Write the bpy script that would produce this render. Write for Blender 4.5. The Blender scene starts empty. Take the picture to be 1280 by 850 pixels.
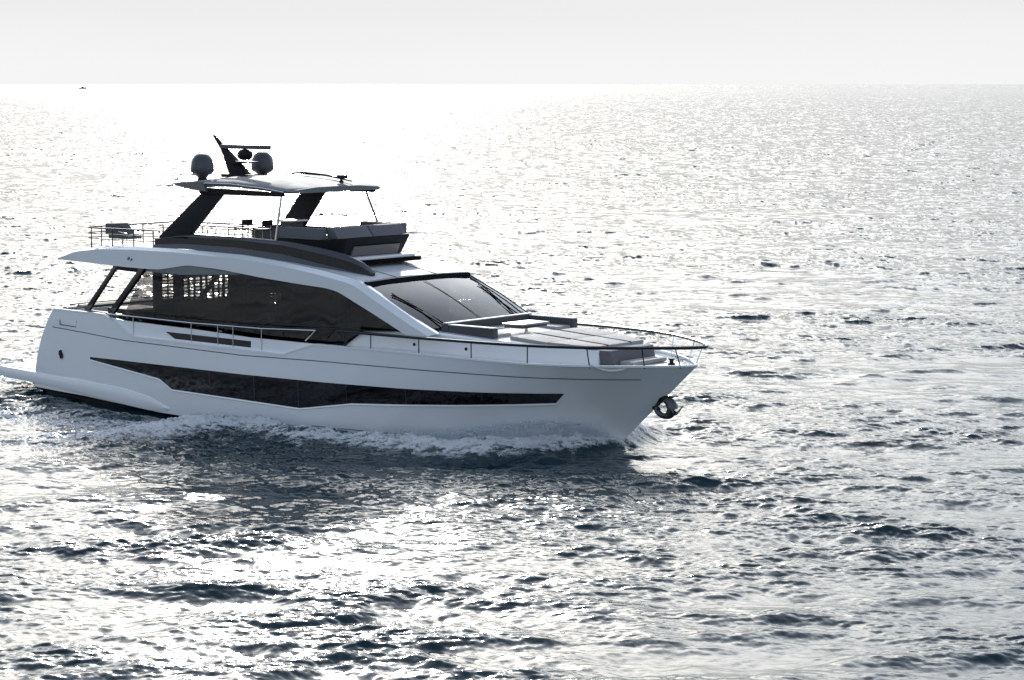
import bpy, math, random
import numpy as np
from mathutils import Vector, Matrix
R = math.radians
random.seed(7)
rng = np.random.default_rng(11)
scene = bpy.context.scene

# ------------------------------------------------------------------ camera
CAM_H = 10.08
FPX = 2945.0
PITCH = math.atan(320 / FPX)
cd = bpy.data.cameras.new("camera")
cam = bpy.data.objects.new("camera", cd)
scene.collection.objects.link(cam)
cam.location = (0, 0, CAM_H)
cam.rotation_euler = (R(90) - PITCH, 0, 0)
cd.sensor_fit = 'HORIZONTAL'
cd.sensor_width = 36.0
cd.lens = 36.0 * FPX / 1280
cd.clip_start = 0.5
cd.clip_end = 120000
scene.camera = cam

# ------------------------------------------------------------------ light
SUN_AZ = R(-5.6)      # measured from +Y towards +X
SUN_EL = R(21)
HAZE = 4.0           # radiance of the haze near the horizon
GLOW = 11.0
sdir = Vector((math.sin(SUN_AZ) * math.cos(SUN_EL), math.cos(SUN_AZ) * math.cos(SUN_EL), math.sin(SUN_EL)))
w = bpy.data.worlds.new("World")
scene.world = w
w.use_nodes = True
nt = w.node_tree
for n in list(nt.nodes):
    nt.nodes.remove(n)
out = nt.nodes.new('ShaderNodeOutputWorld')
bg = nt.nodes.new('ShaderNodeBackground')
sky = nt.nodes.new('ShaderNodeTexSky')
sky.sky_type = 'NISHITA'
sky.sun_disc = False
sky.sun_elevation = SUN_EL
sky.sun_rotation = SUN_AZ
sky.altitude = 0
sky.air_density = 1.0
sky.dust_density = 1.0
sky.ozone_density = 1.0
hs = nt.nodes.new('ShaderNodeHueSaturation')
hs.inputs['Saturation'].default_value = 0.75
nt.links.new(sky.outputs[0], hs.inputs['Color'])
cool = nt.nodes.new('ShaderNodeMix')
cool.data_type = 'RGBA'; cool.blend_type = 'MULTIPLY'
cool.inputs[0].default_value = 1.0
cool.inputs[7].default_value = (0.96, 1.0, 1.03, 1)
nt.links.new(hs.outputs[0], cool.inputs[6])
# pale haze layer low on the horizon, seen from anywhere (direction only)
wtc = nt.nodes.new('ShaderNodeTexCoord')
wsep = nt.nodes.new('ShaderNodeSeparateXYZ')
nt.links.new(wtc.outputs['Generated'], wsep.inputs[0])
wmr = nt.nodes.new('ShaderNodeMapRange')
wmr.interpolation_type = 'SMOOTHSTEP'
wmr.inputs['From Min'].default_value = math.sin(R(2.6))
wmr.inputs['From Max'].default_value = math.sin(R(25.0))
wmr.inputs['To Min'].default_value = 1.0
wmr.inputs['To Max'].default_value = 0.0
nt.links.new(wsep.outputs['Z'], wmr.inputs['Value'])
wmx = nt.nodes.new('ShaderNodeMix')
wmx.data_type = 'RGBA'
whr = nt.nodes.new('ShaderNodeMapRange')
whr.interpolation_type = 'SMOOTHSTEP'
whr.inputs['From Min'].default_value = 0.0
whr.inputs['From Max'].default_value = math.sin(R(2.6))
whr.inputs['To Min'].default_value = HAZE * 1.09
whr.inputs['To Max'].default_value = HAZE * 1.01
nt.links.new(wsep.outputs['Z'], whr.inputs['Value'])
wnz = nt.nodes.new('ShaderNodeTexNoise')
wnz.inputs['Scale'].default_value = 3.0
wnz.inputs['Detail'].default_value = 4
wmp = nt.nodes.new('ShaderNodeMapping')
wmp.inputs['Scale'].default_value = (1, 1, 9)
nt.links.new(wtc.outputs['Generated'], wmp.inputs['Vector'])
nt.links.new(wmp.outputs[0], wnz.inputs['Vector'])
wnr = nt.nodes.new('ShaderNodeMapRange')
wnr.inputs['To Min'].default_value = 0.96
wnr.inputs['To Max'].default_value = 1.04
nt.links.new(wnz.outputs['Fac'], wnr.inputs['Value'])
whm = nt.nodes.new('ShaderNodeMath'); whm.operation = 'MULTIPLY'
nt.links.new(whr.outputs[0], whm.inputs[0]); nt.links.new(wnr.outputs[0], whm.inputs[1])
whc = nt.nodes.new('ShaderNodeCombineColor')
for _i, _c in enumerate((0.995, 1.0, 0.998)):
    wq = nt.nodes.new('ShaderNodeMath'); wq.operation = 'MULTIPLY'; wq.inputs[1].default_value = _c
    nt.links.new(whm.outputs[0], wq.inputs[0]); nt.links.new(wq.outputs[0], whc.inputs[_i])
nt.links.new(whc.outputs[0], wmx.inputs[7])
nt.links.new(wmr.outputs[0], wmx.inputs[0])
nt.links.new(cool.outputs[2], wmx.inputs[6])
# broad white aureole of the hazy sun
wdot = nt.nodes.new('ShaderNodeVectorMath')
wdot.operation = 'DOT_PRODUCT'
wdot.inputs[1].default_value = sdir
nt.links.new(wtc.outputs['Generated'], wdot.inputs[0])
wac = nt.nodes.new('ShaderNodeMath'); wac.operation = 'ARCCOSINE'
nt.links.new(wdot.outputs['Value'], wac.inputs[0])
wex = nt.nodes.new('ShaderNodeMath'); wex.operation = 'MULTIPLY'; wex.inputs[1].default_value = -1 / R(24)
nt.links.new(wac.outputs[0], wex.inputs[0])
wexp = nt.nodes.new('ShaderNodeMath'); wexp.operation = 'EXPONENT'
nt.links.new(wex.outputs[0], wexp.inputs[0])
wgl = nt.nodes.new('ShaderNodeMath'); wgl.operation = 'MULTIPLY'; wgl.inputs[1].default_value = GLOW
nt.links.new(wexp.outputs[0], wgl.inputs[0])
wone = nt.nodes.new('ShaderNodeMath'); wone.operation = 'SUBTRACT'; wone.inputs[0].default_value = 1.0
nt.links.new(wmr.outputs[0], wone.inputs[1])
wg2 = nt.nodes.new('ShaderNodeMath'); wg2.operation = 'MULTIPLY'
nt.links.new(wgl.outputs[0], wg2.inputs[0]); nt.links.new(wone.outputs[0], wg2.inputs[1])
wadd = nt.nodes.new('ShaderNodeMix'); wadd.data_type = 'RGBA'; wadd.blend_type = 'ADD'
wadd.inputs[0].default_value = 1.0
nt.links.new(wmx.outputs[2], wadd.inputs[6])
nt.links.new(wg2.outputs[0], wadd.inputs[7])
nt.links.new(wadd.outputs[2], bg.inputs['Color'])
bg.inputs['Strength'].default_value = 0.10
nt.links.new(bg.outputs[0], out.inputs['Surface'])
sl = bpy.data.lights.new("sun", 'SUN')
sl.energy = 2.3
sl.angle = R(0.6)
sl.color = (1.0, 0.97, 0.93)
so = bpy.data.objects.new("sun", sl)
scene.collection.objects.link(so)
so.rotation_euler = sdir.to_track_quat('Z', 'Y').to_euler()
so.location = (0, 60, 60)
scene.view_settings.view_transform = 'Standard'
scene.view_settings.look = 'None'
scene.view_settings.exposure = 1.07
scene.view_settings.gamma = 1.0
scene.view_settings.use_curve_mapping = False
scene.render.engine = 'CYCLES'
scene.cycles.max_bounces = 10
scene.cycles.volume_bounces = 6
scene.cycles.transparent_max_bounces = 12
scene.cycles.caustics_reflective = False
scene.cycles.caustics_refractive = False

# ------------------------------------------------------------------ materials
def new_mat(name):
    m = bpy.data.materials.new(name)
    m.use_nodes = True
    t = m.node_tree
    return m, t, t.nodes['Principled BSDF']

def pmat(name, col, rough=0.4, metal=0.0, var=0.06, scale=3.0, bump=0.0, bscale=60.0, coat=0.0, spec=0.5):
    m, t, b = new_mat(name)
    tc = t.nodes.new('ShaderNodeTexCoord')
    nz = t.nodes.new('ShaderNodeTexNoise')
    nz.inputs['Scale'].default_value = scale
    nz.inputs['Detail'].default_value = 5
    t.links.new(tc.outputs['Object'], nz.inputs['Vector'])
    mx = t.nodes.new('ShaderNodeMix')
    mx.data_type = 'RGBA'
    mx.inputs[6].default_value = (*[c * (1 - var) for c in col], 1)
    mx.inputs[7].default_value = (*[min(1, c * (1 + var)) for c in col], 1)
    t.links.new(nz.outputs['Fac'], mx.inputs[0])
    t.links.new(mx.outputs[2], b.inputs['Base Color'])
    mr = t.nodes.new('ShaderNodeMapRange')
    mr.inputs['To Min'].default_value = rough * 0.8
    mr.inputs['To Max'].default_value = min(1, rough * 1.25)
    t.links.new(nz.outputs['Fac'], mr.inputs['Value'])
    t.links.new(mr.outputs[0], b.inputs['Roughness'])
    b.inputs['Metallic'].default_value = metal
    b.inputs['Coat Weight'].default_value = coat
    b.inputs['Specular IOR Level'].default_value = spec
    if bump:
        n2 = t.nodes.new('ShaderNodeTexNoise')
        n2.inputs['Scale'].default_value = bscale
        n2.inputs['Detail'].default_value = 3
        t.links.new(tc.outputs['Object'], n2.inputs['Vector'])
        bp = t.nodes.new('ShaderNodeBump')
        bp.inputs['Strength'].default_value = bump
        bp.inputs['Distance'].default_value = 0.01
        t.links.new(n2.outputs['Fac'], bp.inputs['Height'])
        t.links.new(bp.outputs[0], b.inputs['Normal'])
    return m

def glass_mat(name, tint, rough=0.02, ior=1.5):
    m = bpy.data.materials.new(name)
    m.use_nodes = True
    t = m.node_tree
    t.nodes.remove(t.nodes['Principled BSDF'])
    o = t.nodes['Material Output']
    tr = t.nodes.new('ShaderNodeBsdfTransparent')
    tr.inputs['Color'].default_value = (*tint, 1)
    gl = t.nodes.new('ShaderNodeBsdfGlossy')
    gl.inputs['Roughness'].default_value = rough
    gl.inputs['Color'].default_value = (0.95, 0.97, 1, 1)
    fr = t.nodes.new('ShaderNodeFresnel')
    fr.inputs['IOR'].default_value = ior
    tc = t.nodes.new('ShaderNodeTexCoord')
    nz = t.nodes.new('ShaderNodeTexNoise')
    nz.inputs['Scale'].default_value = 0.9
    nz.inputs['Detail'].default_value = 1
    t.links.new(tc.outputs['Object'], nz.inputs['Vector'])
    bp = t.nodes.new('ShaderNodeBump')
    bp.inputs['Strength'].default_value = 0.25
    bp.inputs['Distance'].default_value = 0.03
    t.links.new(nz.outputs['Fac'], bp.inputs['Height'])
    t.links.new(bp.outputs[0], gl.inputs['Normal'])
    mx = t.nodes.new('ShaderNodeMixShader')
    ge = t.nodes.new('ShaderNodeNewGeometry')
    inv = t.nodes.new('ShaderNodeMath'); inv.operation = 'SUBTRACT'; inv.inputs[0].default_value = 1.0
    t.links.new(ge.outputs['Backfacing'], inv.inputs[1])
    ml = t.nodes.new('ShaderNodeMath'); ml.operation = 'MULTIPLY'
    t.links.new(inv.outputs[0], ml.inputs[0]); t.links.new(fr.outputs[0], ml.inputs[1])
    t.links.new(ml.outputs[0], mx.inputs[0])
    t.links.new(tr.outputs[0], mx.inputs[1])
    t.links.new(gl.outputs[0], mx.inputs[2])
    t.links.new(mx.outputs[0], o.inputs['Surface'])
    return m

M = {}
M['gel'] = pmat('white_gelcoat', (0.83, 0.86, 0.89), 0.18, var=0.02, scale=0.7, coat=0.3)
M['deckwhite'] = pmat('nonskid_deck', (0.58, 0.58, 0.57), 0.6, var=0.05, scale=2, bump=0.3, bscale=180)
M['grey'] = pmat('slate_gelcoat', (0.052, 0.057, 0.070), 0.35, var=0.06, scale=1.2, coat=0.2)
M['lightgrey'] = pmat('light_grey_gelcoat', (0.26, 0.275, 0.285), 0.35, var=0.04)
M['black'] = pmat('gloss_black', (0.008, 0.009, 0.011), 0.16, var=0.2)
M['matblack'] = pmat('satin_black', (0.012, 0.012, 0.014), 0.65, var=0.2, spec=0.25)
M['anti'] = pmat('antifouling', (0.012, 0.014, 0.018), 0.6, var=0.3)
M['deadblack'] = pmat('flat_black_trim', (0.006, 0.006, 0.007), 0.9, spec=0.05)
M['topgrey'] = pmat('hardtop_top', (0.20, 0.21, 0.215), 0.7, var=0.05, scale=0.8, spec=0.12)
M['hullmullion'] = pmat('smoked_mullion', (0.022, 0.020, 0.020), 0.3)
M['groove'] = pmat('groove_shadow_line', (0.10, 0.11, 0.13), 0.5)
M['steel'] = pmat('stainless', (0.72, 0.73, 0.75), 0.16, metal=1.0, var=0.03)
M['darksteel'] = pmat('dark_anodised_rail', (0.02, 0.022, 0.028), 0.3, metal=0.4, var=0.2)
M['fabric'] = pmat('charcoal_fabric', (0.07, 0.068, 0.075), 0.85, var=0.15, scale=9, bump=0.6, bscale=300)
M['fabricgrey'] = pmat('grey_fabric', (0.135, 0.135, 0.150), 0.85, var=0.1, scale=7, bump=0.6, bscale=300)
M['fabriclight'] = pmat('pale_grey_fabric', (0.34, 0.335, 0.33), 0.85, var=0.08, scale=5, bump=0.6, bscale=300)
M['dome'] = pmat('radome_grey', (0.055, 0.063, 0.078), 0.4, var=0.08)
M['tan'] = pmat('bronze_grey_panel', (0.16, 0.145, 0.135), 0.4, var=0.05)
M['teak'] = pmat('teak_deck', (0.26, 0.18, 0.11), 0.6, var=0.2, scale=6)
M['hullglass'] = pmat('hull_window_glass', (0.006, 0.005, 0.006), 0.04, var=0.3, spec=0.45)
M['glass'] = glass_mat('tinted_glass', (0.46, 0.45, 0.45))
M['wsglass'] = glass_mat('windscreen_glass', (0.30, 0.32, 0.34), ior=1.42)
M['clear'] = glass_mat('clear_panel', (0.85, 0.9, 0.9))
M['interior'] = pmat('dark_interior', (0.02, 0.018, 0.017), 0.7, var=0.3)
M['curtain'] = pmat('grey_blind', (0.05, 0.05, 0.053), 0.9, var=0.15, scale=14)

# ------------------------------------------------------------------ helpers
col = scene.collection
BX = 12.0   # the yacht's Empty stands amidships; boat x=0 is the transom

def link(name, verts, faces, mat, parent=None, smooth=False, bevel=0.0, seg=2):
    me = bpy.data.meshes.new(name)
    me.from_pydata([tuple(v) for v in verts], [], faces)
    me.validate()
    me.update()
    if mat:
        me.materials.append(mat)
    import bmesh
    bm = bmesh.new()
    bm.from_mesh(me)
    bmesh.ops.remove_doubles(bm, verts=bm.verts, dist=1e-5)
    bmesh.ops.recalc_face_normals(bm, faces=bm.faces)
    if bevel > 0:
        es = [e for e in bm.edges if len(e.link_faces) == 2 and e.calc_face_angle(0) > R(28)]
        bmesh.ops.bevel(bm, geom=es, offset=bevel, segments=seg, affect='EDGES', profile=0.6, clamp_overlap=True)
    bm.to_mesh(me)
    bm.free()
    if smooth or bevel > 0:
        for p in me.polygons:
            p.use_smooth = True
        me.set_sharp_from_angle(angle=R(35))
    o = bpy.data.objects.new(name, me)
    col.objects.link(o)
    if parent:
        o.parent = parent
    return o

class MB:
    """collects shapes in one mesh"""
    def __init__(s):
        s.v = []
        s.f = []
    def add(s, v, f):
        n = len(s.v)
        s.v += [tuple(map(float, p)) for p in v]
        s.f += [tuple(i + n for i in q) for q in f]
        return s
    def box(s, x0, x1, y0, y1, z0, z1):
        v = [(x, y, z) for x in (x0, x1) for y in (y0, y1) for z in (z0, z1)]
        return s.add(v, [(0, 1, 3, 2), (4, 6, 7, 5), (0, 4, 5, 1), (2, 3, 7, 6), (0, 2, 6, 4), (1, 5, 7, 3)])
    def prism_y(s, poly, y0, y1):
        n = len(poly)
        v = [(x, y0, z) for x, z in poly] + [(x, y1, z) for x, z in poly]
        f = [tuple(range(n))[::-1], tuple(range(n, 2 * n))] + [(i, (i + 1) % n, n + (i + 1) % n, n + i) for i in range(n)]
        return s.add(v, f)
    def prism_z(s, poly, z0, z1):
        n = len(poly)
        v = [(x, y, z0) for x, y in poly] + [(x, y, z1) for x, y in poly]
        f = [tuple(range(n))[::-1], tuple(range(n, 2 * n))] + [(i, (i + 1) % n, n + (i + 1) % n, n + i) for i in range(n)]
        return s.add(v, f)
    def hexa(s, bot, top):
        return s.add(list(bot) + list(top), [(3, 2, 1, 0), (4, 5, 6, 7)] + [(i, (i + 1) % 4, 4 + (i + 1) % 4, 4 + i) for i in range(4)])
    def tube(s, pts, r, seg=8, closed=False):
        P = [Vector(p) for p in pts]
        n = len(P)
        rs = r if isinstance(r, (list, tuple)) else [r] * n
        v = []
        up = Vector((0, 0, 1))
        for i, p in enumerate(P):
            a = P[i - 1] if (i > 0 or closed) else P[i]
            b = P[(i + 1) % n] if (i < n - 1 or closed) else P[i]
            d = (b - a).normalized()
            q = up if abs(d.dot(up)) < 0.95 else Vector((1, 0, 0))
            e1 = d.cross(q).normalized()
            e2 = d.cross(e1).normalized()
            for k in range(seg):
                t = 2 * math.pi * k / seg
                v.append(p + (e1 * math.cos(t) + e2 * math.sin(t)) * rs[i])
        f = []
        for i in range(n if closed else n - 1):
            j = (i + 1) % n
            for k in range(seg):
                f.append((i * seg + k, i * seg + (k + 1) % seg, j * seg + (k + 1) % seg, j * seg + k))
        if not closed:
            f.append(tuple(range(seg))[::-1])
            f.append(tuple(range((n - 1) * seg, n * seg)))
        return s.add(v, f)
    def lathe(s, prof, c=(0, 0, 0), seg=24, sx=1, sy=1):
        v = []
        for r, z in prof:
            for k in range(seg):
                t = 2 * math.pi * k / seg
                v.append((c[0] + sx * r * math.cos(t), c[1] + sy * r * math.sin(t), c[2] + z))
        f = []
        for i in range(len(prof) - 1):
            for k in range(seg):
                f.append((i * seg + k, i * seg + (k + 1) % seg, (i + 1) * seg + (k + 1) % seg, (i + 1) * seg + k))
        f.append(tuple(range(seg))[::-1])
        f.append(tuple(range((len(prof) - 1) * seg, len(prof) * seg)))
        return s.add(v, f)
    def ribbon(s, A, B, off, n=40):
        """solid strip between polylines A and B, thickened by vector off"""
        A = resample(A, n); B = resample(B, n)
        o = np.array(off, float)
        v = np.concatenate([A, B, A + o, B + o])
        f = []
        for i in range(n - 1):
            a, b, c, d = i, n + i, 2 * n + i, 3 * n + i
            f += [(a, a + 1, b + 1, b), (c, d, d + 1, c + 1), (a, c, c + 1, a + 1), (b, b + 1, d + 1, d)]
        f += [(0, n, 3 * n, 2 * n), (n - 1, 3 * n - 1, 4 * n - 1, 2 * n - 1)]
        return s.add(v, f)
    def build(s, name, mat, parent=None, **k):
        return link(name, s.v, s.f, mat, parent, **k)

def resample(P, n):
    """resample a polyline of (x,y,z) at n points evenly in x order of its own parameter"""
    P = np.array(P, float)
    d = np.concatenate([[0], np.cumsum(np.linalg.norm(np.diff(P, axis=0), axis=1))])
    t = np.linspace(0, d[-1], n)
    return np.stack([np.interp(t, d, P[:, k]) for k in range(3)], 1)

def smooth_poly(P, n=60, it=6):
    Q = resample(P, n)
    for _ in range(it):
        Q[1:-1] = 0.25 * Q[:-2] + 0.5 * Q[1:-1] + 0.25 * Q[2:]
    return Q

def xs_lines(xs, ftop, fbot, fy):
    A = [(x, fy(x, ftop(x)), ftop(x)) for x in xs]
    B = [(x, fy(x, fbot(x)), fbot(x)) for x in xs]
    return A, B

def empty(name, loc, rz, label=None, cat=None, group=None, parent=None):
    o = bpy.data.objects.new(name, None)
    col.objects.link(o)
    o.location = loc
    o.rotation_euler = (0, 0, rz)
    if parent: o.parent = parent
    if label: o['label'] = label
    if cat: o['category'] = cat
    if group: o['group'] = group
    return o

# ------------------------------------------------------------------ boat frame
TH = R(38.78)
OX, OY = -13.82, 78.38
def world(x, y, z=0.0):
    return (OX + x * math.cos(TH) + y * math.sin(TH), OY - x * math.sin(TH) + y * math.cos(TH), z)

# ------------------------------------------------------------------ hull form
DU = [0, .3, 1, 1.7, 2.9, 3.9, 5, 7, 10]; DB = [0, .42, 1.12, 1.7, 2.38, 2.72, 2.86, 2.95, 2.97]
WU = [0, 1, 2, 3, 4.5, 6.5, 9, 12]; WB = [0, .55, 1.05, 1.5, 2.1, 2.65, 2.85, 2.9]
def _tab(U, B):
    u = np.linspace(0, 30, 1201)
    b = np.interp(u, U, B)
    # light smoothing of the table, keeping the stem end fixed
    k = np.ones(17) / 17
    p = np.concatenate([np.full(8, b[0]), b, np.full(8, b[-1])])
    s = np.convolve(p, k, 'valid')
    wgt = np.clip(u / 0.4, 0, 1)
    return u, b * (1 - wgt) + s * wgt
_du, _db = _tab(DU, DB)
_wu, _wb = _tab(WU, WB)
def stemx(z): return 21.45 + (1.08 * z if z > 0 else 1.8 * z)
def hb(x, z):
    u = stemx(z) - x
    t = min(max(z / 2.58, 0), 1)
    return (1 - t) * np.interp(u, _wu, _wb) + t * np.interp(u, _du, _db) - 0.012 * max(0, 3 - x) ** 2
def zc(x): return np.interp(x, [0, 2.5, 6, 9.5, 12.7, 15, 17, 18.4, 20, 22.4], [.28, .2, -.03, -.12, -.16, -.16, -.10, -.06, -.03, .0])
def ztop(x): return np.interp(x, [0, .9, 3.6, 4.4, 4.95, 9.7, 11.45, 12.2, 12.75, 16, 20, 24.3], [2.9, 2.9, 2.87, 2.52, 2.26, 2.18, 2.16, 2.4, 2.55, 2.56, 2.52, 2.50])
def xtr(z): return .06 + .14 * (z - .6) + .15 * max(0, z - .6) ** 2

yacht = empty('motor_yacht', world(BX, 0, 0), -TH,
              'large white motor yacht with dark glass windows, flybridge and hardtop, cutting through the sea', 'yacht')
inner = Matrix.Translation((-BX, 0, 0))
def part(mb, name, mat, parent=None, **k):
    """a part (or sub-part) of the yacht, given in boat coordinates"""
    mb.v = [(x - BX, y, z) for x, y, z in mb.v]
    return mb.build(name, M[mat] if isinstance(mat, str) else mat, parent or yacht, **k)

# hull shell
NS, NV = 240, 26
def hull_pt(s, v, side):
    g = s
    x = 12.0
    for _ in range(25):
        z = zc(x) + v * (ztop(x) - zc(x))
        x = .5 * x + .5 * (xtr(z) + (stemx(z) - xtr(z)) * g)
    return x, side * hb(x, z), z
hm = MB()
sv = np.concatenate([np.linspace(0, .85, 170), np.linspace(.85, 1, 71)[1:]])
for side in (-1, 1):
    V = []
    for s in sv:
        for j in range(NV):
            V.append(hull_pt(s, j / (NV - 1), side))
    F = [(i * NV + j, (i + 1) * NV + j, (i + 1) * NV + j + 1, i * NV + j + 1) for i in range(len(sv) - 1) for j in range(NV - 1)]
    hm.add(V, F)
# transom
V = []
for j in range(NV):
    p = hull_pt(0, j / (NV - 1), -1); q = hull_pt(0, j / (NV - 1), 1)
    V += [p, q]
hm.add(V, [(2 * j, 2 * j + 1, 2 * j + 3, 2 * j + 2) for j in range(NV - 1)])
hull = part(hm, 'hull', 'gel', smooth=True)
# bottom
bmh = MB()
for side in (-1, 1):
    V = []
    for s in sv:
        x, y, z = hull_pt(s, 0, side)
        zk = max(-0.95, (x - 21.45) / 1.8) if x > 19.7 else -0.95
        if z <= zk: zk = z - 0.01
        V += [(x, y, z), (x, y * .93, z - .10 * abs(y) / 2.9), (x, 0, min(zk, z - .001))]
    F = []
    for i in range(len(sv) - 1):
        for j in range(2):
            F.append((i * 3 + j, (i + 1) * 3 + j, (i + 1) * 3 + j + 1, i * 3 + j + 1))
    bmh.add(V, F)
part(bmh, 'hull_bottom', 'anti', smooth=False)

# decks inside the bulwarks
def deck_plan(x0, x1, inset, z, n=60):
    xs = np.linspace(x0, x1, n)
    L = [(x, -max(.0, hb(x, z) - inset)) for x in xs]
    return L + [(x, -y) for x, y in reversed(L)]
part(MB().prism_z(deck_plan(1.1, 12.6, .16, 2.0), 1.98, 2.06), 'side_deck', 'teak')
part(MB().prism_z(deck_plan(12.3, 23.8, .10, 2.25), 2.30, 2.43), 'foredeck', 'deckwhite')

for sd in (-1, 1):
    # gunwale cap that catches the light
    xs = np.concatenate([np.linspace(1.2, 12.7, 120), np.linspace(12.72, 24.1, 110)])
    A = [(x, sd * (hb(x, ztop(x)) + .018), ztop(x) + .028) for x in xs]
    B = [(x, sd * max(0, hb(x, ztop(x)) - .11), ztop(x) + .028) for x in xs]
    part(MB().ribbon(A, B, (0, 0, -.05), len(xs)), 'gunwale', 'gel', smooth=False)
    # inner bulwark wall amidships, set in behind the step
    xs = np.linspace(3.7, 13.0, 80)
    zt = lambda x: np.interp(x, [3.7, 4.4, 7.6, 10, 12.97], [2.80, 2.72, 2.65, 2.56, 2.55])
    A = [(x, sd * (hb(x, 2.4) - .10), zt(x)) for x in xs]
    B = [(x, sd * (hb(x, 2.1) - .07), 2.05) for x in xs]
    bw = part(MB().ribbon(A, B, (0, -sd * .07, 0), 80), 'bulwark', 'gel')
    # bulwark cut-out: the dark of the opening put in as a black panel
    A = [(x, sd * (hb(x, 2.4) - .085), min(2.50, 2.50 - .012 * (x - 6.3))) for x in np.linspace(6.35, 10.05, 30)]
    B = [(x, sd * (hb(x, 2.3) - .085), 2.22) for x in np.linspace(6.95, 10.05, 30)]
    part(MB().ribbon(A, B, (0, -sd * .012, 0), 30), 'cutout_dark_panel', 'black', bw)
    # hull window
    T = lambda x: np.interp(x, [2.9, 4.3, 9.6, 13, 16, 18.5, 20.95], [1.47, 1.47, 1.44, 1.46, 1.51, 1.58, 1.66])
    Bt = lambda x: np.interp(x, [2.9, 6.1, 6.65, 9.6, 12.07, 14.1, 17.5, 20.6, 20.95], [1.40, 1.03, .74, .68, .62, .93, 1.14, 1.36, 1.655])
    xs = np.unique(np.concatenate([np.linspace(2.92, 20.94, 150), [6.1, 6.65, 12.07, 14.1, 20.6]]))
    nn = 7
    mb = MB(); V = []
    for x in xs:
        for j in range(nn):
            z = Bt(x) + (T(x) - Bt(x)) * j / (nn - 1)
            V.append((x, sd * (hb(x, z) + .006), z))
    for i in range(len(V)):
        pass
    m = len(V)
    V2 = V + [(x, y - sd * .03, z) for x, y, z in V]
    F = []
    for i in range(len(xs) - 1):
        for j in range(nn - 1):
            a = i * nn + j
            F += [(a, a + nn, a + nn + 1, a + 1), (m + a, m + a + 1, m + a + nn + 1, m + a + nn)]
        for j in (0, nn - 1):
            a = i * nn + j
            F.append((a, a + nn, m + a + nn, m + a))
    for i in (0, len(xs) - 1):
        for j in range(nn - 1):
            a = i * nn + j
            F.append((a, a + 1, m + a + 1, m + a))
    mb.add(V2, F)
    hw = part(mb, 'hull_window', 'hullglass', hull, smooth=True)
    # raised sill under the window
    sill = [(x, sd * (hb(x, Bt(x)) + .012), Bt(x) - .012) for x in np.concatenate([xs[(xs < 20.62)]])]
    B2 = [(x, y + sd * .03, z - .03) for x, y, z in sill]
    part(MB().ribbon(sill, B2, (0, -sd * .045, -.02), 160), 'window_sill', 'gel', hull)
    # mullion lines of the hull window
    for x in (8.3, 10.2, 12.0, 13.9, 16.1):
        mu = MB()
        z0, z1 = Bt(x) + .02, T(x) - .01
        mu.ribbon([(x, sd * (hb(x, z0) + .009), z0), (x, sd * (hb(x, z1) + .009), z1)],
                  [(x + .04, sd * (hb(x, z0) + .009), z0), (x + .04, sd * (hb(x, z1) + .009), z1)], (0, -sd * .004, 0), 4)
        part(mu, 'mullion', 'hullmullion', hw)
    # knuckle grooves: no recess, shade put in as thin dark strips
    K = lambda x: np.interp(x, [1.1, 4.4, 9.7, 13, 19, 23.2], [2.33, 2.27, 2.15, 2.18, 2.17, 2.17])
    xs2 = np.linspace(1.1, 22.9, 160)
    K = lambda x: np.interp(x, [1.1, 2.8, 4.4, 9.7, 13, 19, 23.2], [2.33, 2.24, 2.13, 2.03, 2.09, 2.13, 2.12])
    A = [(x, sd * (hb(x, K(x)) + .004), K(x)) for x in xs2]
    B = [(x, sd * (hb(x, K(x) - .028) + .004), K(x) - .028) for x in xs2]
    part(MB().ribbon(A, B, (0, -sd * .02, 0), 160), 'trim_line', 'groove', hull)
    # spray rail forward: only its groove's shade, coloured into a flat dark strip
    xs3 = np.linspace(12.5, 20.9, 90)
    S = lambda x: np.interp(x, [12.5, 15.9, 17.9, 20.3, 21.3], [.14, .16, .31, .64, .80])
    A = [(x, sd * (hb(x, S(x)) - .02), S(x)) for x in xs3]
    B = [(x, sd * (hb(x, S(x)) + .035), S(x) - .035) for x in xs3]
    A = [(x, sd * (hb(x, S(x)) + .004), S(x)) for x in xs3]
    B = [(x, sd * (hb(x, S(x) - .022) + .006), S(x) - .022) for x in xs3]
    part(MB().ribbon(A, B, (0, -sd * .015, 0), 90), 'spray_rail_shade', 'groove', hull)
    # stern skirt / platform wing along the hull side
    xs4 = np.linspace(-2.3, 6.5, 60)
    tz = lambda x: np.interp(x, [-2.3, 0, 2.3, 4.2, 5.6, 6.5], [.80, .76, .70, .60, .43, .22])
    bz = lambda x: np.interp(x, [-2.3, .7, 2.3, 4.2, 5.6, 6.5], [.47, .40, .30, .12, .0, .0])
    yo = lambda x: np.interp(x, [-2.3, -1.6, 0, 2.3, 5, 6.5], [2.55, 2.72, 2.88, 3.0, 3.0, 2.93])
    mbs = MB()
    A = [(x, sd * (yo(x) - .05), tz(x)) for x in xs4]
    B = [(x, sd * yo(x), .5 * (tz(x) + bz(x))) for x in xs4]
    C = [(x, sd * (yo(x) - .04), bz(x)) for x in xs4]
    V = A + B + C + [(x, sd * 2.5, bz(x)) for x in xs4] + [(x, sd * 2.5, tz(x)) for x in xs4]
    n4 = len(xs4)
    F = [(r * n4 + i, r * n4 + i + 1, ((r + 1) % 5) * n4 + i + 1, ((r + 1) % 5) * n4 + i) for r in range(5) for i in range(n4 - 1)]
    F += [tuple(r * n4 for r in range(5)), tuple(r * n4 + n4 - 1 for r in range(5))]
    mbs.add(V, F)
    part(mbs, 'side_skirt', 'gel', hull, smooth=True)
    # exhaust port
    mb = MB(); c = (1.5, sd * (hb(1.5, 1.44) + .004), 1.45)
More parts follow.
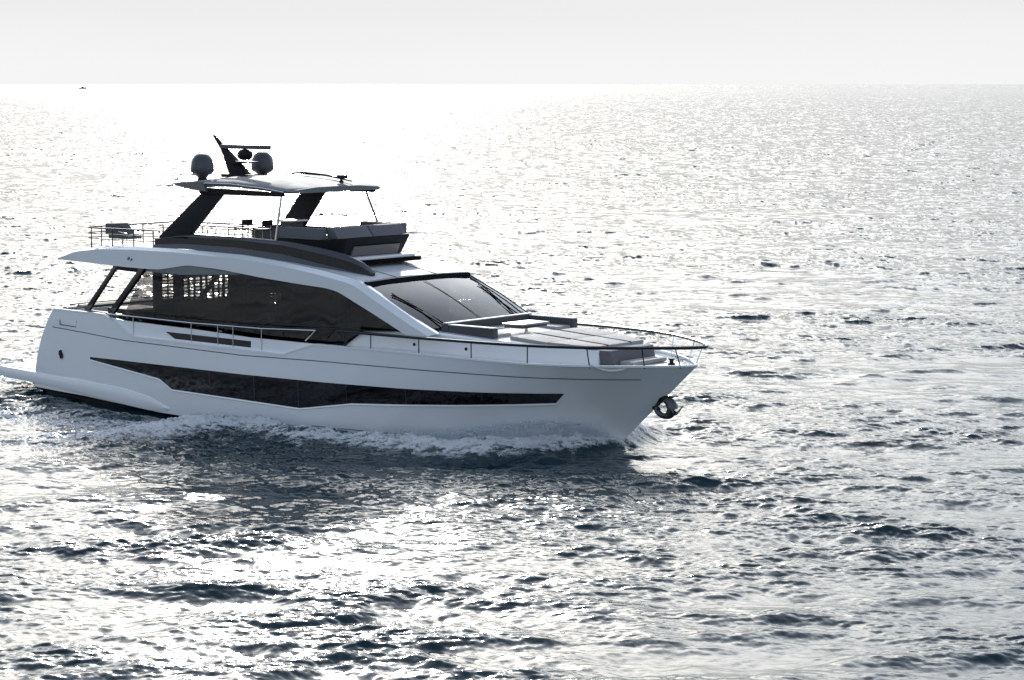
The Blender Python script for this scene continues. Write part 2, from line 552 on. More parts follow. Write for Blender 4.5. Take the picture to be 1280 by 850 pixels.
    ring = [(c[0] + .10 * math.cos(t), sd * (hb(c[0] + .10 * math.cos(t), c[2] + .14 * math.sin(t)) + .012), c[2] + .14 * math.sin(t)) for t in np.linspace(0, 2 * math.pi, 25)[:-1]]
    mb.add(ring + [(x, y - sd * .02, z) for x, y, z in ring], [tuple(range(24)), tuple(range(24, 48))] + [(i, (i + 1) % 24, 24 + (i + 1) % 24, 24 + i) for i in range(24)])
    ep = part(mb, 'porthole', 'matblack', hull)
    part(MB().tube([(c[0] + .115 * math.cos(t), sd * (hb(c[0], c[2] + .155 * math.sin(t)) + .012), c[2] + .155 * math.sin(t)) for t in np.linspace(0, 2 * math.pi, 25)[:-1]], .013, 6, True), 'rim', 'steel', ep, smooth=True)
    # boarding hatch outline
    y = hb(1.9, 2.4)
    mb = MB()
    for a, b in (((1.5, 2.55), (1.5, 2.40)), ((1.5, 2.40), (2.34, 2.37)), ((2.34, 2.37), (2.34, 2.60))):
        pass
    mb.tube([(1.52, sd * (y + .008), 2.57), (1.52, sd * (y + .008), 2.42), (2.30, sd * (y + .008), 2.39), (2.32, sd * (y + .008), 2.58)], .016, 6)
    part(mb, 'hatch', 'groove', hull, smooth=True)
# platform
part(MB().box(-2.3, .45, -2.52, 2.52, .46, .77), 'swim_platform', 'gel', bevel=.03)
part(MB().box(-2.2, .2, -2.4, 2.4, .772, .79), 'platform_teak', 'teak')
# dark block added for the shade of tunnel and running gear under the stern
part(MB().hexa([(.6, -2.5, -.6), (5.5, -2.5, -.6), (5.5, 2.5, -.6), (.6, 2.5, -.6)], [(.3, -2.66, .38), (4.4, -2.74, .12), (4.4, 2.74, .12), (.3, 2.66, .38)]), 'stern_shadow_block', 'anti')

# ------------------------------------------------------------------ superstructure
# upper edge / lower edge of the white arch
AU = [(1.0, 4.50), (1.9, 4.83), (3.0, 4.95), (4.5, 5.02), (6.5, 5.03), (9.3, 4.97), (11, 4.84), (12.6, 4.66), (13.7, 4.50), (14.05, 4.42), (14.75, 4.09), (16.25, 3.38), (16.95, 3.10)]
AM = [(1.0, 4.49), (1.9, 4.76), (3.0, 4.88), (4.5, 4.93), (6.5, 4.93), (9.3, 4.86), (11, 4.73), (12.6, 4.54), (13.6, 4.38), (13.95, 4.30), (14.60, 3.98), (16.05, 3.31), (16.75, 3.02)]
AL = [(1.0, 4.46), (1.9, 4.44), (3.0, 4.40), (4.5, 4.36), (5.7, 4.36), (7.0, 4.56), (8.4, 4.50), (10.3, 4.33), (11.6, 4.24), (12.8, 4.17), (13.25, 4.10), (14.6, 3.55), (15.9, 3.00)]
TU = [4.98, 4.83, 4.95]
def prof(P, x):
    return np.interp(x, [p[0] for p in P], [p[1] for p in P])
for sd in (-1, 1):
    # side glass of the saloon, one sheet, closed at the top by the arch
    g = [(3.75, 2.50), (13.3, 2.46), (13.5, 2.66), (14.1, 2.98), (15.75, 3.08), (13.18, 4.22), (10.25, 4.40), (7.1, 4.60), (5.7, 4.42), (4.95, 4.42)]
    gm = MB()
    gm.prism_y(g, sd * 2.40, sd * 2.415)
    sg = part(gm, 'saloon_window', 'glass')
    # arch: three edge lines, chamfered top facet
    n = 90
    def line(P, y): return smooth_poly([(x, y, z) for x, z in P], n, 1)
    U = line(AU, sd * 2.40); Mi = line(AM, sd * 2.56); Lo = line(AL, sd * 2.53)
    Li = Lo.copy(); Li[:, 1] = sd * 2.40
    Ui = U.copy(); Ui[:, 1] = sd * 2.25
    Ui[:, 2] -= .01
    V = np.concatenate([Ui, U, Mi, Lo, Li])
    F = [(r * n + i, r * n + i + 1, ((r + 1) % 5) * n + i + 1, ((r + 1) % 5) * n + i) for r in range(5) for i in range(n - 1)]
    F += [tuple(r * n for r in range(5)), tuple(r * n + n - 1 for r in range(5))]
    mb = MB(); mb.add(V, F)
    ar = part(mb, 'side_arch', 'gel')
    for p in ar.data.polygons: p.use_smooth = True
    ar.data.set_sharp_from_angle(angle=R(14))
    em = MB().prism_y([(4.30, 4.62), (4.40, 4.70), (4.44, 4.66), (4.36, 4.60)], sd * 2.545, sd * 2.566).prism_y([(4.45, 4.60), (4.52, 4.66), (4.55, 4.63), (4.49, 4.58)], sd * 2.545, sd * 2.566)
    part(em, 'emblem', 'groove', ar)
    # underside wedge that carries on the aft overhang
    part(MB().ribbon([(3.6, sd * 2.50, 4.36), (5.7, sd * 2.50, 4.37), (7.0, sd * 2.50, 4.55), (9.2, sd * 2.47, 4.42)],
                     [(3.6, sd * 2.44, 4.30), (5.7, sd * 2.42, 4.25), (6.6, sd * 2.42, 4.24), (9.2, sd * 2.44, 4.38)], (0, -sd * .03, 0), 40), 'arch_lining', 'lightgrey', ar)
    # glazing mullions
    for x in (6.55, 8.35, 9.3, 11.2):
        mu = MB().prism_y([(x, 2.52), (x + .07, 2.52), (x + .07, 4.36), (x, 4.36)], sd * 2.37, sd * 2.397)
        part(mu, 'mullion', 'matblack', sg)
    # aft struts
    st = MB()
    st.hexa([(2.15, sd * 2.44, 2.86), (2.40, sd * 2.44, 2.86), (2.40, sd * 2.53, 2.86), (2.15, sd * 2.53, 2.86)],
            [(3.66, sd * 2.44, 4.40), (3.84, sd * 2.44, 4.40), (3.84, sd * 2.53, 4.40), (3.66, sd * 2.53, 4.40)])
    part(st, 'strut', 'black', bevel=.01)
    st = MB()
    st.hexa([(3.25, sd * 2.43, 2.80), (3.52, sd * 2.43, 2.80), (3.52, sd * 2.54, 2.80), (3.25, sd * 2.54, 2.80)],
            [(4.85, sd * 2.42, 4.36), (5.10, sd * 2.42, 4.36), (5.10, sd * 2.56, 4.36), (4.85, sd * 2.56, 4.36)])
    part(st, 'strut', 'black', bevel=.01)
    part(MB().prism_y([(2.2, 2.80), (3.9, 2.72), (3.9, 2.86), (2.2, 2.92)], sd * 2.42, sd * 2.55), 'strut_foot', 'black', bevel=.01)
    part(MB().prism_y([(3.55, 4.26), (5.0, 4.22), (5.0, 4.37), (3.6, 4.40)], sd * 2.42, sd * 2.52), 'strut_head', 'matblack', bevel=.01)
    # wipers
    wp = MB()
    wp.tube([(16.75, sd * 1.75, 3.22), (15.3, sd * 1.9, 3.86), (14.85, sd * 1.95, 4.10)], [.022, .022, .014], 6)
    wp.tube([(15.9, sd * 1.78, 3.64), (14.95, sd * 2.02, 4.06)], .022, 6)
    wp.tube([(16.6, sd * 1.55, 3.26), (15.2, sd * 1.75, 3.92)], .016, 6)
    part(wp, 'wiper', 'matblack', smooth=True)

# roof / upper deck: solid slab crowned across
rm = MB()
xs = np.linspace(1.02, 14.2, 60)
V = []; ny = 9
for x in xs:
    for j in range(ny):
        y = -2.30 + 4.6 * j / (ny - 1)
        V.append((x, y, prof(AU, min(x, 14.0)) - .02 + .05 * (1 - (y / 2.3) ** 2) * min(1, (x - 1) / 2)))
mm = len(V)
V2 = V + [(x, y, min(z - .03, np.interp(x, [1, 3, 9, 12, 14.2], [4.46, 4.42, 4.5, 4.30, 4.26]))) for x, y, z in V]
F = []
for i in range(len(xs) - 1):
    for j in range(ny - 1):
        a = i * ny + j
        F += [(a, a + ny, a + ny + 1, a + 1), (mm + a, mm + a + 1, mm + a + ny + 1, mm + a + ny)]
    for j in (0, ny - 1):
        a = i * ny + j
        F.append((a, a + ny, mm + a + ny, mm + a))
for i in (0, len(xs) - 1):
    for j in range(ny - 1):
        a = i * ny + j
        F.append((a, a + 1, mm + a + 1, mm + a))
rm.add(V2, F)
roof = part(rm, 'cabin_roof', 'gel', smooth=True)
# glass sunroof panel let into the forward roof, seams
zr = lambda x, y: prof(AU, min(x, 14.0)) - .02 + .05 * (1 - (y / 2.3) ** 2)
for y in (-.9, .9):
    pts = [(x, y, zr(x, y) + .004) for x in np.linspace(12.9, 14.1, 6)]
    part(MB().tube(pts, .012, 4), 'roof_seam', 'groove', roof)
# brow
br = MB()
br.ribbon([(14.12, y, 4.40 + .05 * (1 - (y / 2.3) ** 2)) for y in np.linspace(-2.33, 2.33, 21)],
          [(14.30, y, 4.20 + .05 * (1 - (y / 2.3) ** 2)) for y in np.linspace(-2.33, 2.33, 21)], (.06, 0, .02), 21)
part(br, 'brow', 'deadblack')
# windscreen
wm = MB(); V = []
nu, nv = 25, 9
for i in range(nu):
    y = -2.3 + 4.6 * i / (nu - 1)
    q = 1 - (y / 2.3) ** 2
    a = np.array((14.28 + .10 * q, y, 4.26 + .05 * q)); b = np.array((16.55 + .22 * q, y * 1.0, 3.20))
    for j in range(nv):
        t = j / (nv - 1)
        p = a * (1 - t) + b * t
        p[2] += .06 * math.sin(math.pi * t)
        V.append(p)
n0 = len(V)
V = V + [p - np.array((.012, 0, .03)) for p in V]
F = []
for i in range(nu - 1):
    for j in range(nv - 1):
        a = i * nv + j
        F += [(a, a + nv, a + nv + 1, a + 1), (n0 + a, n0 + a + 1, n0 + a + nv + 1, n0 + a + nv)]
    for j in (0, nv - 1):
        a = i * nv + j; F.append((a, a + nv, n0 + a + nv, n0 + a))
for i in (0, nu - 1):
    for j in range(nv - 1):
        a = i * nv + j; F.append((a, a + 1, n0 + a + 1, n0 + a))
wm.add(V, F)
ws = part(wm, 'windscreen', 'wsglass', smooth=True)
part(MB().tube([(14.40, .0, 4.33), (15.5, 0, 3.865), (16.75, 0, 3.25)], .009, 5), 'mullion', 'matblack', ws)
part(MB().tube([(14.32, 2.27, 4.30), (15.5, 2.29, 3.80), (16.6, 2.27, 3.26)], .02, 6), 'seal', 'matblack', ws)
# interior
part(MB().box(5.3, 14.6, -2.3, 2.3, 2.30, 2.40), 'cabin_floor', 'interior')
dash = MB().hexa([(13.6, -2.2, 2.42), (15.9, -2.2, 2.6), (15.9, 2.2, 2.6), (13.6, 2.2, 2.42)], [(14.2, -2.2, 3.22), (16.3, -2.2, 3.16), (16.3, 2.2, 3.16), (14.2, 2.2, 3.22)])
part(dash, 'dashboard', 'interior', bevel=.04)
for y in (-1.0, .4):
    hsx = MB().box(12.6, 13.15, y - .3, y + .3, 2.9, 3.05)
    hsx.box(12.5, 12.66, y - .3, y + .3, 3.0, 3.85)
    hsx.box(12.8, 12.95, y - .08, y + .08, 2.4, 2.9)
    part(hsx, 'helm_seat', 'fabric', bevel=.04)
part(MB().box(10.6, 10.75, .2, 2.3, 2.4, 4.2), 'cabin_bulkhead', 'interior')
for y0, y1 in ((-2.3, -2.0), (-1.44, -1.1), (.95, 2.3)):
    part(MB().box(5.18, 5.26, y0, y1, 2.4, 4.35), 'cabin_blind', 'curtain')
sl_ = MB()
for y0, y1, z0, z1 in ((-2.0, -1.44, 3.30, 4.2), (-1.1, .95, 3.22, 4.0)):
    k = 0
    z = z0
    while z < z1:
        sl_.box(5.20, 5.225, y0, y1, z, z + .04)
        z += .105
    for y in np.arange(y0, y1, .26):
        sl_.box(5.19, 5.235, y + random.uniform(0, .05), y + .06 + random.uniform(0, .05), z0, z1)
    sl_.box(5.19, 5.235, y0, y1, 2.4, z0)
    sl_.box(5.19, 5.235, y0, y1, z1, 4.35)
part(sl_, 'louvre', 'curtain')
# port side blinds with gaps
for x0, x1 in ((5.1, 5.7), (6.25, 9.4), (10.0, 13.4)):
    part(MB().box(x0, x1, 2.28, 2.32, 2.4, 4.3), 'cabin_blind', 'curtain')
for x0, x1, zb in ((5.7, 6.25, 2.9), (9.4, 10.0, 3.1)):
    sl_ = MB()
    sl_.box(x0, x1, 2.29, 2.31, 2.4, zb)
    for z in np.arange(zb, 4.2, .10):
        sl_.box(x0, x1, 2.29, 2.31, z, z + (.078 if z < zb + .4 else .0999))
    for x in (x0, x0 + .2, x0 + .36, x1 - .1):
        sl_.box(x, x + .07, 2.27, 2.29, 2.4, 4.25)
    part(sl_, 'louvre', 'curtain')
# cockpit furniture
part(MB().box(1.2, 1.3, -2.4, 2.4, 2.0, 2.82), 'transom_coaming', 'gel', bevel=.02)
sofa = MB().box(.75, 1.2, -1.6, 1.9, 2.72, 2.90)
part(sofa, 'aft_cushion', 'fabric', bevel=.04)
part(MB().tube([(.75, -1.9, 2.94), (.75, 1.9, 2.94)], .022, 6).tube([(.75, -1.9, 2.94), (1.2, -2.3, 2.90)], .022, 6).tube([(.75, -1.5, 2.94), (.75, -1.5, 2.55)], .02, 6), 'aft_rail', 'darksteel', smooth=True)
part(MB().box(2.6, 4.3, -1.9, -.6, 2.06, 2.95), 'cockpit_bar', 'interior', bevel=.03)

# trunk (raised foredeck)
TW = lambda x: np.interp(x, [13.2, 18.5, 20.3, 21.6, 22.1], [2.28, 2.22, 1.75, 1.20, .95])
TZ = lambda x: np.interp(x, [13.2, 14.0, 15.6, 17, 19, 21.6, 22.1], [2.45, 2.98, 3.10, 3.10, 3.00, 2.84, 2.80])
xs = np.linspace(13.25, 21.7, 60)
V = []
rows = []
for x in xs:
    wv, zt_ = TW(x), TZ(x)
    rows.append([(x, -wv - .06, 2.42), (x, -wv, zt_ - .05), (x, -wv + .06, zt_), (x, 0, zt_ + .02), (x, wv - .06, zt_), (x, wv, zt_ - .05), (x, wv + .06, 2.42)])
V = [p for r_ in rows for p in r_]
F = [(i * 7 + j, (i + 1) * 7 + j, (i + 1) * 7 + j + 1, i * 7 + j + 1) for i in range(len(xs) - 1) for j in range(6)]
F += [tuple(range(7)), tuple(range((len(xs) - 1) * 7, len(xs) * 7))]
trunk = part(MB().add(V, F), 'coachroof', 'gel', smooth=True)
trunk.data.set_sharp_from_angle(angle=R(20))
for sd in (-1, 1):
    for x in (16.0, 17.9):
        part(MB().lathe([(.0, 0), (.045, 0), (.045, .02), (0, .02)], (0, 0, 0), 12), 'deck_light', 'matblack', None)
        o = yacht.children[-1] if False else bpy.data.objects[-1] if False else None
# place the lights on the coachroof side
for o in [o for o in bpy.data.objects if o.name.startswith('deck_light')]:
    pass
k = 0
for o in sorted([o for o in bpy.data.objects if o.name.startswith('deck_light')], key=lambda o: o.name):
    sd = -1 if k < 2 else 1
    x = (16.0, 17.9)[k % 2]
    for v in o.data.vertices:
        a, b, c = v.co
        a += BX
        v.co = (x - BX + a, sd * (TW(x) + .03 + c), 2.72 + b)
    k += 1

# ---- foredeck lounge
def cushion(x0, x1, y0, y1, z0, z1, name, mat, parent=None, bev=.035):
    return part(MB().box(x0, x1, y0, y1, z0, z1), name, mat, parent, bevel=bev, seg=3)
cushion(16.72, 16.98, -1.95, 1.95, 3.02, 3.34, 'sofa_back', 'fabric')
for sd in (-1, 1):
    y0, y1 = sorted((sd * 1.95, sd * 1.72))
    cushion(16.99, 18.62, y0, y1, 2.98, 3.30, 'sofa_arm', 'fabric')
    part(MB().box(16.74, 18.60, *sorted((sd * 1.94, sd * 1.74)), 3.305, 3.325), 'arm_trim', 'gel')
    cushion(17.0, 18.55, *sorted((sd * 1.70, sd * 1.05)), 3.0, 3.12, 'seat_cushion', 'fabriclight')
cushion(17.0, 17.5, -1.04, 1.04, 3.0, 3.12, 'seat_cushion', 'fabriclight')
part(MB().box(16.76, 16.94, -1.9, 1.9, 3.342, 3.36), 'arm_trim', 'gel')
tb = part(MB().box(17.85, 18.62, -.62, .62, 3.27, 3.32), 'table_top', 'lightgrey', bevel=.02)
part(MB().box(17.90, 18.57, -.56, .56, 3.19, 3.268), 'table_edge', 'fabric', tb)
part(MB().lathe([(.05, 0), (.05, .26)], (18.25, 0, 3.0), 12), 'table_leg', 'steel', tb)
# sun pads
for y0, y1 in ((-1.62, -.56), (-.53, .53), (.56, 1.62)):
    for x0, x1 in ((18.95, 20.28), (20.31, 21.55)):
        ww = TW(x1) - .06
        a = max(y0, -ww); b = min(y1, ww)
        if b - a < .15: continue
        z0_, z1_ = TZ(x0), TZ(x1)
        ya0, yb0 = max(y0, -TW(x0) + .06), min(y1, TW(x0) - .06)
        m_ = MB().hexa([(x0, ya0, z0_ + .0), (x1, a, z1_ + .0), (x1, b, z1_ + .0), (x0, yb0, z0_ + .0)],
                       [(x0, ya0, z0_ + .10), (x1, a, z1_ + .09), (x1, b, z1_ + .09), (x0, yb0, z0_ + .10)])
        part(m_, 'sun_pad', 'fabriclight', bevel=.03, seg=3)
for y in (-.545, .545):
    part(MB().tube([(18.95, y, TZ(18.95) + .10), (21.55, y * .98, TZ(21.55) + .09)], .022, 6), 'pad_strap', 'fabric')
# forward bench
bn = MB().hexa([(21.72, -1.12, 2.43), (22.12, -.95, 2.43), (22.12, .95, 2.43), (21.72, 1.12, 2.43)],
               [(21.72, -1.18, 2.86), (21.98, -1.02, 2.84), (21.98, 1.02, 2.84), (21.72, 1.18, 2.86)])
part(bn, 'bow_bench', 'fabricgrey', bevel=.03)
part(MB().box(22.14, 22.6, -.8, .8, 2.44, 2.56), 'bench_cushion', 'fabriclight', bevel=.04)
# windlass and cleats
part(MB().lathe([(.10, 0), (.10, .06), (.06, .08), (.06, .15), (.09, .17), (.09, .2)], (23.2, .15, 2.43), 16), 'windlass', 'matblack', smooth=True)
for sd in (-1, 1):
    for x in (22.9, 15.2):
        y = hb(x, 2.5) - .25
        part(MB().tube([(x - .13, sd * y, 2.50), (x + .13, sd * y, 2.50)], .018, 6).tube([(x - .05, sd * y, 2.42), (x - .05, sd * y, 2.50)], .015, 6).tube([(x + .05, sd * y, 2.42), (x + .05, sd * y, 2.50)], .015, 6), 'cleat', 'steel', smooth=True)
    # fairlead scoop in the sheer
    pts = [(x, sd * (hb(x, z) + .012), z) for x, z in ((22.02, 2.56), (22.12, 2.50), (22.24, 2.42), (22.38, 2.385), (22.55, 2.39), (22.70, 2.43), (22.76, 2.46))]
    part(MB().tube(pts, .034, 6), 'fairlead', 'gel', smooth=True)

# ---- rails
RX = [13.6, 15, 17, 18.5, 19.4, 20.3, 21.2, 21.9, 22.6, 23.2, 23.7, 24.1, 24.35, 24.45]
RB = [2.94, 2.94, 2.92, 2.86, 2.78, 2.64, 2.40, 2.10, 1.70, 1.27, .88, .52, .22, 0]
def rail_b(x):
    return float(np.interp(x, RX, RB))
half = [(x, -b_, 3.0 + .03 * (x - 13.6) / 10.8) for x, b_ in zip(RX, RB)]
full = smooth_poly(half + [(x, -y, z) for x, y, z in reversed(half[:-1])], 260, 10)
part(MB().tube(list(map(tuple, full)), .046, 8), 'bow_rail', 'darksteel', smooth=True)
for sd in (-1, 1):
    for x in (13.9, 14.9, 16.7, 18.55, 20.35, 21.95, 23.15, 23.85):
        yb_ = max(0.04, hb(x, 2.5) - .05)
        xt_ = x + (.05 if x > 23 else 0)
        part(MB().tube([(x, sd * yb_, 2.45), (xt_, sd * max(.04, rail_b(xt_) - .03), 3.0)], .017, 6), 'stanchion', 'steel' if sd > 0 else 'darksteel', smooth=True)
    # midships rail
    Y = 2.88
    rp = [(3.7, sd * Y, 2.89), (7.5, sd * Y, 2.84), (10.5, sd * Y, 2.86), (12.7, sd * Y, 2.95), (12.3, sd * Y, 2.62)]
    part(MB().tube(rp, .02, 6), 'side_rail', 'steel', smooth=True)
    for x in (4.9, 7.5, 8.65, 9.3, 10.5):
        part(MB().tube([(x, sd * Y, 2.62), (x, sd * Y, np.interp(x, [3.7, 7.5, 10.5], [2.89, 2.84, 2.86]))], .016, 6), 'stanchion', 'steel', smooth=True)
        part(MB().tube([(x, sd * Y, 2.2), (x, sd * Y, 2.62)], .016, 6), 'stanchion', 'steel', smooth=True)
    part(MB().tube([(9.9, sd * 2.46, 2.82), (10.4, sd * 2.46, 3.0), (14.1, sd * 2.46, 2.99)], .014, 6), 'hand_rail', 'darksteel', smooth=True)

# ---- anchor on the stem
an = MB()
an.tube([(22.70, 0, 1.40), (22.98, 0, 1.55), (23.3, 0, 1.50)], [.11, .13, .10], 8)
an.tube([(22.72, 0, 1.30), (22.9, 0, 1.18)], [.10, .07], 8)
housing = part(an, 'anchor_housing', 'matblack', smooth=True)
an = MB()
ring = [(23.08 + .26 * math.cos(t), .0, 1.27 + .23 * math.sin(t)) for t in np.linspace(0, 2 * math.pi, 21)[:-1]]
an.tube(ring, [.085 + .075 * max(0, math.cos(t - .2)) for t in np.linspace(0, 2 * math.pi, 21)[:-1]], 8, True)
for sd in (-1, 1):
    an.add([(23.1, sd * .05, 1.02), (23.45, sd * .05, 1.10), (23.50, sd * .30, 1.30), (23.35, sd * .22, 1.06), (23.1, sd * .05, 1.06), (23.43, sd * .05, 1.16), (23.5, sd * .29, 1.34), (23.33, sd * .21, 1.11)],
           [(0, 1, 2, 3), (4, 7, 6, 5), (0, 4, 5, 1), (1, 5, 6, 2), (2, 6, 7, 3), (3, 7, 4, 0)])
anchor = part(an, 'anchor', pmat('anchor_steel', (.09, .095, .105), .35, metal=.6), smooth=True)

# ------------------------------------------------------------------ flybridge
FL = 4.99
part(MB().prism_z([(5.3, -1.95), (10.5, -1.95), (12.2, -1.6), (12.2, 1.6), (10.5, 1.95), (5.3, 1.95)], 4.90, FL), 'flybridge_floor', 'teak')
for sd in (-1, 1):
    y = sd * 2.14
    CX = [5.15, 6.5, 8.9, 10.8, 12.0, 12.8, 13.4, 13.75]
    CY = [2.14, 2.14, 2.14, 2.05, 1.95, 1.78, 1.60, 1.48]
    def cline(zs, dy=0):
        P_ = [(x, sd * (yy + dy), z) for x, yy, z in zip(CX, CY, zs)]
        if sd > 0:      # the port coaming ends at the helm side
            P_ = P_[:4] + [(11.5, sd * 2.0, zs[3] - .45)]
        return smooth_poly(P_, 70, 3)
    up = .10 if sd > 0 else 0
    top = cline([5.32 + up, 5.49 + up, 5.48 + up, 5.42 + up, 5.28, 5.13, 4.90, 4.60])
    m1 = cline([5.26 + up, 5.41 + up, 5.39 + up, 5.30 + up, 5.13, 4.98, 4.80, 4.58])
    m2 = cline([5.10, 5.18, 5.16, 5.03, 4.83, 4.69, 4.56, 4.50])
    m3 = cline([4.98, 5.03, 4.95, 4.80, 4.60, 4.46, 4.38, 4.36])
    co = part(MB().ribbon(top, m1 + np.array((0, sd * .10, 0)), (0, -sd * .08, 0), 60), 'flybridge_coaming', 'grey', smooth=True)
    part(MB().ribbon(m1 + np.array((0, sd * .02, .01)), m2 + np.array((0, sd * .02, 0)), (0, -sd * .06, 0), 60), 'coaming_glass', 'black', co)
    part(MB().ribbon(m2 + np.array((0, sd * .07, .0)), m3 + np.array((0, sd * .14, 0)), (0, -sd * .08, 0), 60), 'coaming_base', 'grey', co)
    # hardtop legs
    if sd < 0:
        lg = MB().hexa([(5.35, -2.20, 5.34), (6.62, -2.20, 5.34), (6.62, -2.02, 5.34), (5.35, -2.02, 5.34)],
                       [(7.25, -2.10, 6.80), (8.12, -2.10, 6.80), (8.12, -1.92, 6.80), (7.25, -1.92, 6.80)])
    else:
        lg = MB().hexa([(6.45, 1.85, 5.30), (7.45, 1.85, 5.30), (7.45, 2.02, 5.30), (6.45, 2.02, 5.30)],
                       [(7.75, 1.82, 6.82), (8.72, 1.82, 6.82), (8.72, 1.98, 6.82), (7.75, 1.98, 6.82)])
    part(lg, 'hardtop_leg', 'matblack', bevel=.03)
part(MB().tube([(10.45, -1.92, 6.80), (10.25, -1.98, 5.42)], [.028, .04], 8), 'hardtop_pole', 'steel', smooth=True)
part(MB().tube([(10.35, 1.9, 6.80), (10.86, 1.95, 5.72)], .028, 8), 'hardtop_pole', 'darksteel', smooth=True)
# forward plate and tub
part(MB().prism_z([(10.8, -1.95), (12.5, -1.68), (12.78, -1.45), (12.78, 1.45), (12.5, 1.68), (10.8, 1.95)], 4.88, 4.97), 'flybridge_brow', 'gel', bevel=.015)
part(MB().prism_z([(11.6, -1.70), (12.45, -1.62), (12.88, -1.50), (12.88, 1.62), (12.45, 1.72), (11.6, 1.75)], 4.76, 4.877), 'brow_lip', 'deadblack')
# black tub with overhanging lip
tubm = MB()
tubm.add([(10.2, -1.96, 5.02), (11.7, -1.72, 4.985), (12.35, -1.3, 4.98), (12.35, 1.3, 4.98), (11.7, 1.72, 4.985), (10.2, 1.96, 5.02),
          (10.2, -2.0, 5.50), (11.9, -1.85, 5.48), (12.62, -1.42, 5.56), (12.62, 1.42, 5.56), (11.9, 1.85, 5.48), (10.2, 2.0, 5.50)],
         [(0, 1, 7, 6), (1, 2, 8, 7), (2, 3, 9, 8), (3, 4, 10, 9), (4, 5, 11, 10), (5, 0, 6, 11), (6, 7, 8, 9, 10, 11), (5, 4, 3, 2, 1, 0)])
tub = part(tubm, 'lounge_surround', 'matblack', bevel=.015)
part(MB().hexa([(12.36, -1.0, 4.99), (12.42, -1.0, 4.99), (12.42, 1.05, 4.99), (12.36, 1.05, 4.99)],
               [(12.45, -1.0, 5.28), (12.54, -1.0, 5.28), (12.54, 1.05, 5.28), (12.45, 1.05, 5.28)]), 'front_panel', 'tan', tub)
cushion(10.35, 12.0, -1.98, -1.62, 5.50, 5.84, 'lounge_back', 'fabricgrey', None, .04)
cushion(10.35, 12.0, 1.62, 1.98, 5.50, 5.84, 'lounge_back', 'fabricgrey', None, .04)
for y0, y1 in ((-1.55, -.02), (.02, 1.5)):
    m_ = MB().hexa([(11.95, y0, 5.52), (12.42, y0, 5.52), (12.42, y1, 5.52), (11.95, y1, 5.52)],
                   [(11.92, y0, 5.86), (12.16, y0, 5.84), (12.16, y1, 5.84), (11.92, y1, 5.86)])
    part(m_, 'lounge_back', 'fabricgrey', bevel=.04, seg=3)
# wet bar / helm console
cs = part(MB().box(8.0, 8.45, .5, 1.1, FL, 5.80), 'helm_console', 'fabric', bevel=.05)
part(MB().box(7.92, 8.55, .42, 1.2, 5.803, 5.86), 'console_top', 'gel', cs, bevel=.01)

# hardtop
hx = np.linspace(6.25, 10.98, 34)
HW = lambda x: np.interp(x, [6.25, 6.6, 7.2, 8.5, 10.4, 10.85, 10.98], [2.12, 2.24, 2.28, 2.26, 2.14, 2.06, 1.9])
HZ = lambda x: np.interp(x, [6.25, 6.8, 7.6, 8.6, 10, 10.98], [7.03, 7.12, 7.20, 7.20, 7.10, 6.96])
rows = []
for x in hx:
    wv, z = HW(x), HZ(x)
    th = np.interp(x, [6.25, 7, 10.4, 10.98], [.04, .15, .12, .04])
    rows.append([(x, -wv, z - .08), (x, -wv + .12, z - .02), (x, -wv * .5, z + .04), (x, 0, z + .05), (x, wv * .5, z + .04), (x, wv - .12, z - .02), (x, wv, z - .08), (x, wv - .1, z - .08 - th), (x, -wv + .1, z - .08 - th)])
V = [p for r_ in rows for p in r_]
F = [(i * 9 + j, (i + 1) * 9 + j, (i + 1) * 9 + (j + 1) % 9, i * 9 + (j + 1) % 9) for i in range(len(hx) - 1) for j in range(9)]
F += [tuple(range(9)), tuple(range((len(hx) - 1) * 9, len(hx) * 9))]
ht = part(MB().add(V, F), 'hardtop', 'topgrey', smooth=True)
ht.data.set_sharp_from_angle(angle=R(24))
# bronze-grey tail of the hardtop
for sd in (-1, 1):
    tl = MB().ribbon([(6.0, sd * 2.14, 7.02), (6.6, sd * 2.29, 7.09), (7.5, sd * 2.31, 7.13)], [(6.02, sd * 2.14, 6.99), (6.7, sd * 2.30, 6.90), (7.6, sd * 2.30, 6.82)], (0, -sd * .10, 0), 20)
    part(tl, 'hardtop_tail', 'tan', ht)
    fr_ = MB().ribbon([(7.2, sd * 2.20, 6.93), (10.6, sd * 2.10, 6.86)], [(7.2, sd * 2.18, 6.74), (10.62, sd * 2.08, 6.74)], (0, -sd * .16, 0), 12)
    part(fr_, 'hardtop_beam', 'matblack', ht, bevel=.01)
    part(MB().tube([(x, sd * (HW(x) + .005), HZ(x) - .115) for x in np.linspace(7.3, 10.7, 14)], .02, 6), 'trim_line', 'gel', ht)
# sunroof rail, searchlight and horn on the hardtop
sr = MB().tube([(7.9, .95, 7.27), (8.6, .95, 7.32), (9.6, .95, 7.27), (10.7, .9, 7.12)], [.02, .05, .035, .02], 6)
part(sr, 'sunroof_rail', 'matblack', ht, smooth=True)
lt = MB().lathe([(.07, 0), (.07, .05), (.04, .06), (.04, .13)], (10.45, .7, 7.08), 12).box(10.36, 10.58, .58, .84, 7.20, 7.31)
part(lt, 'searchlight', 'matblack', bevel=.01)

# satellite domes
for y in (-1.32, 1.32):
    prf = [(.10, 0), (.13, .04), (.17, .10), (.29, .17), (.345, .23), (.36, .28), (.352, .40), (.335, .52), (.305, .62), (.26, .70), (.19, .765), (.10, .80), (.0, .81)]
    d = part(MB().lathe(prf, (6.45, y, 7.14), 32), 'satellite_dome', 'dome', smooth=True)
    part(MB().lathe([(.15, 0), (.14, .09)], (6.45, y, 7.08), 16), 'dome_base', 'matblack', d)
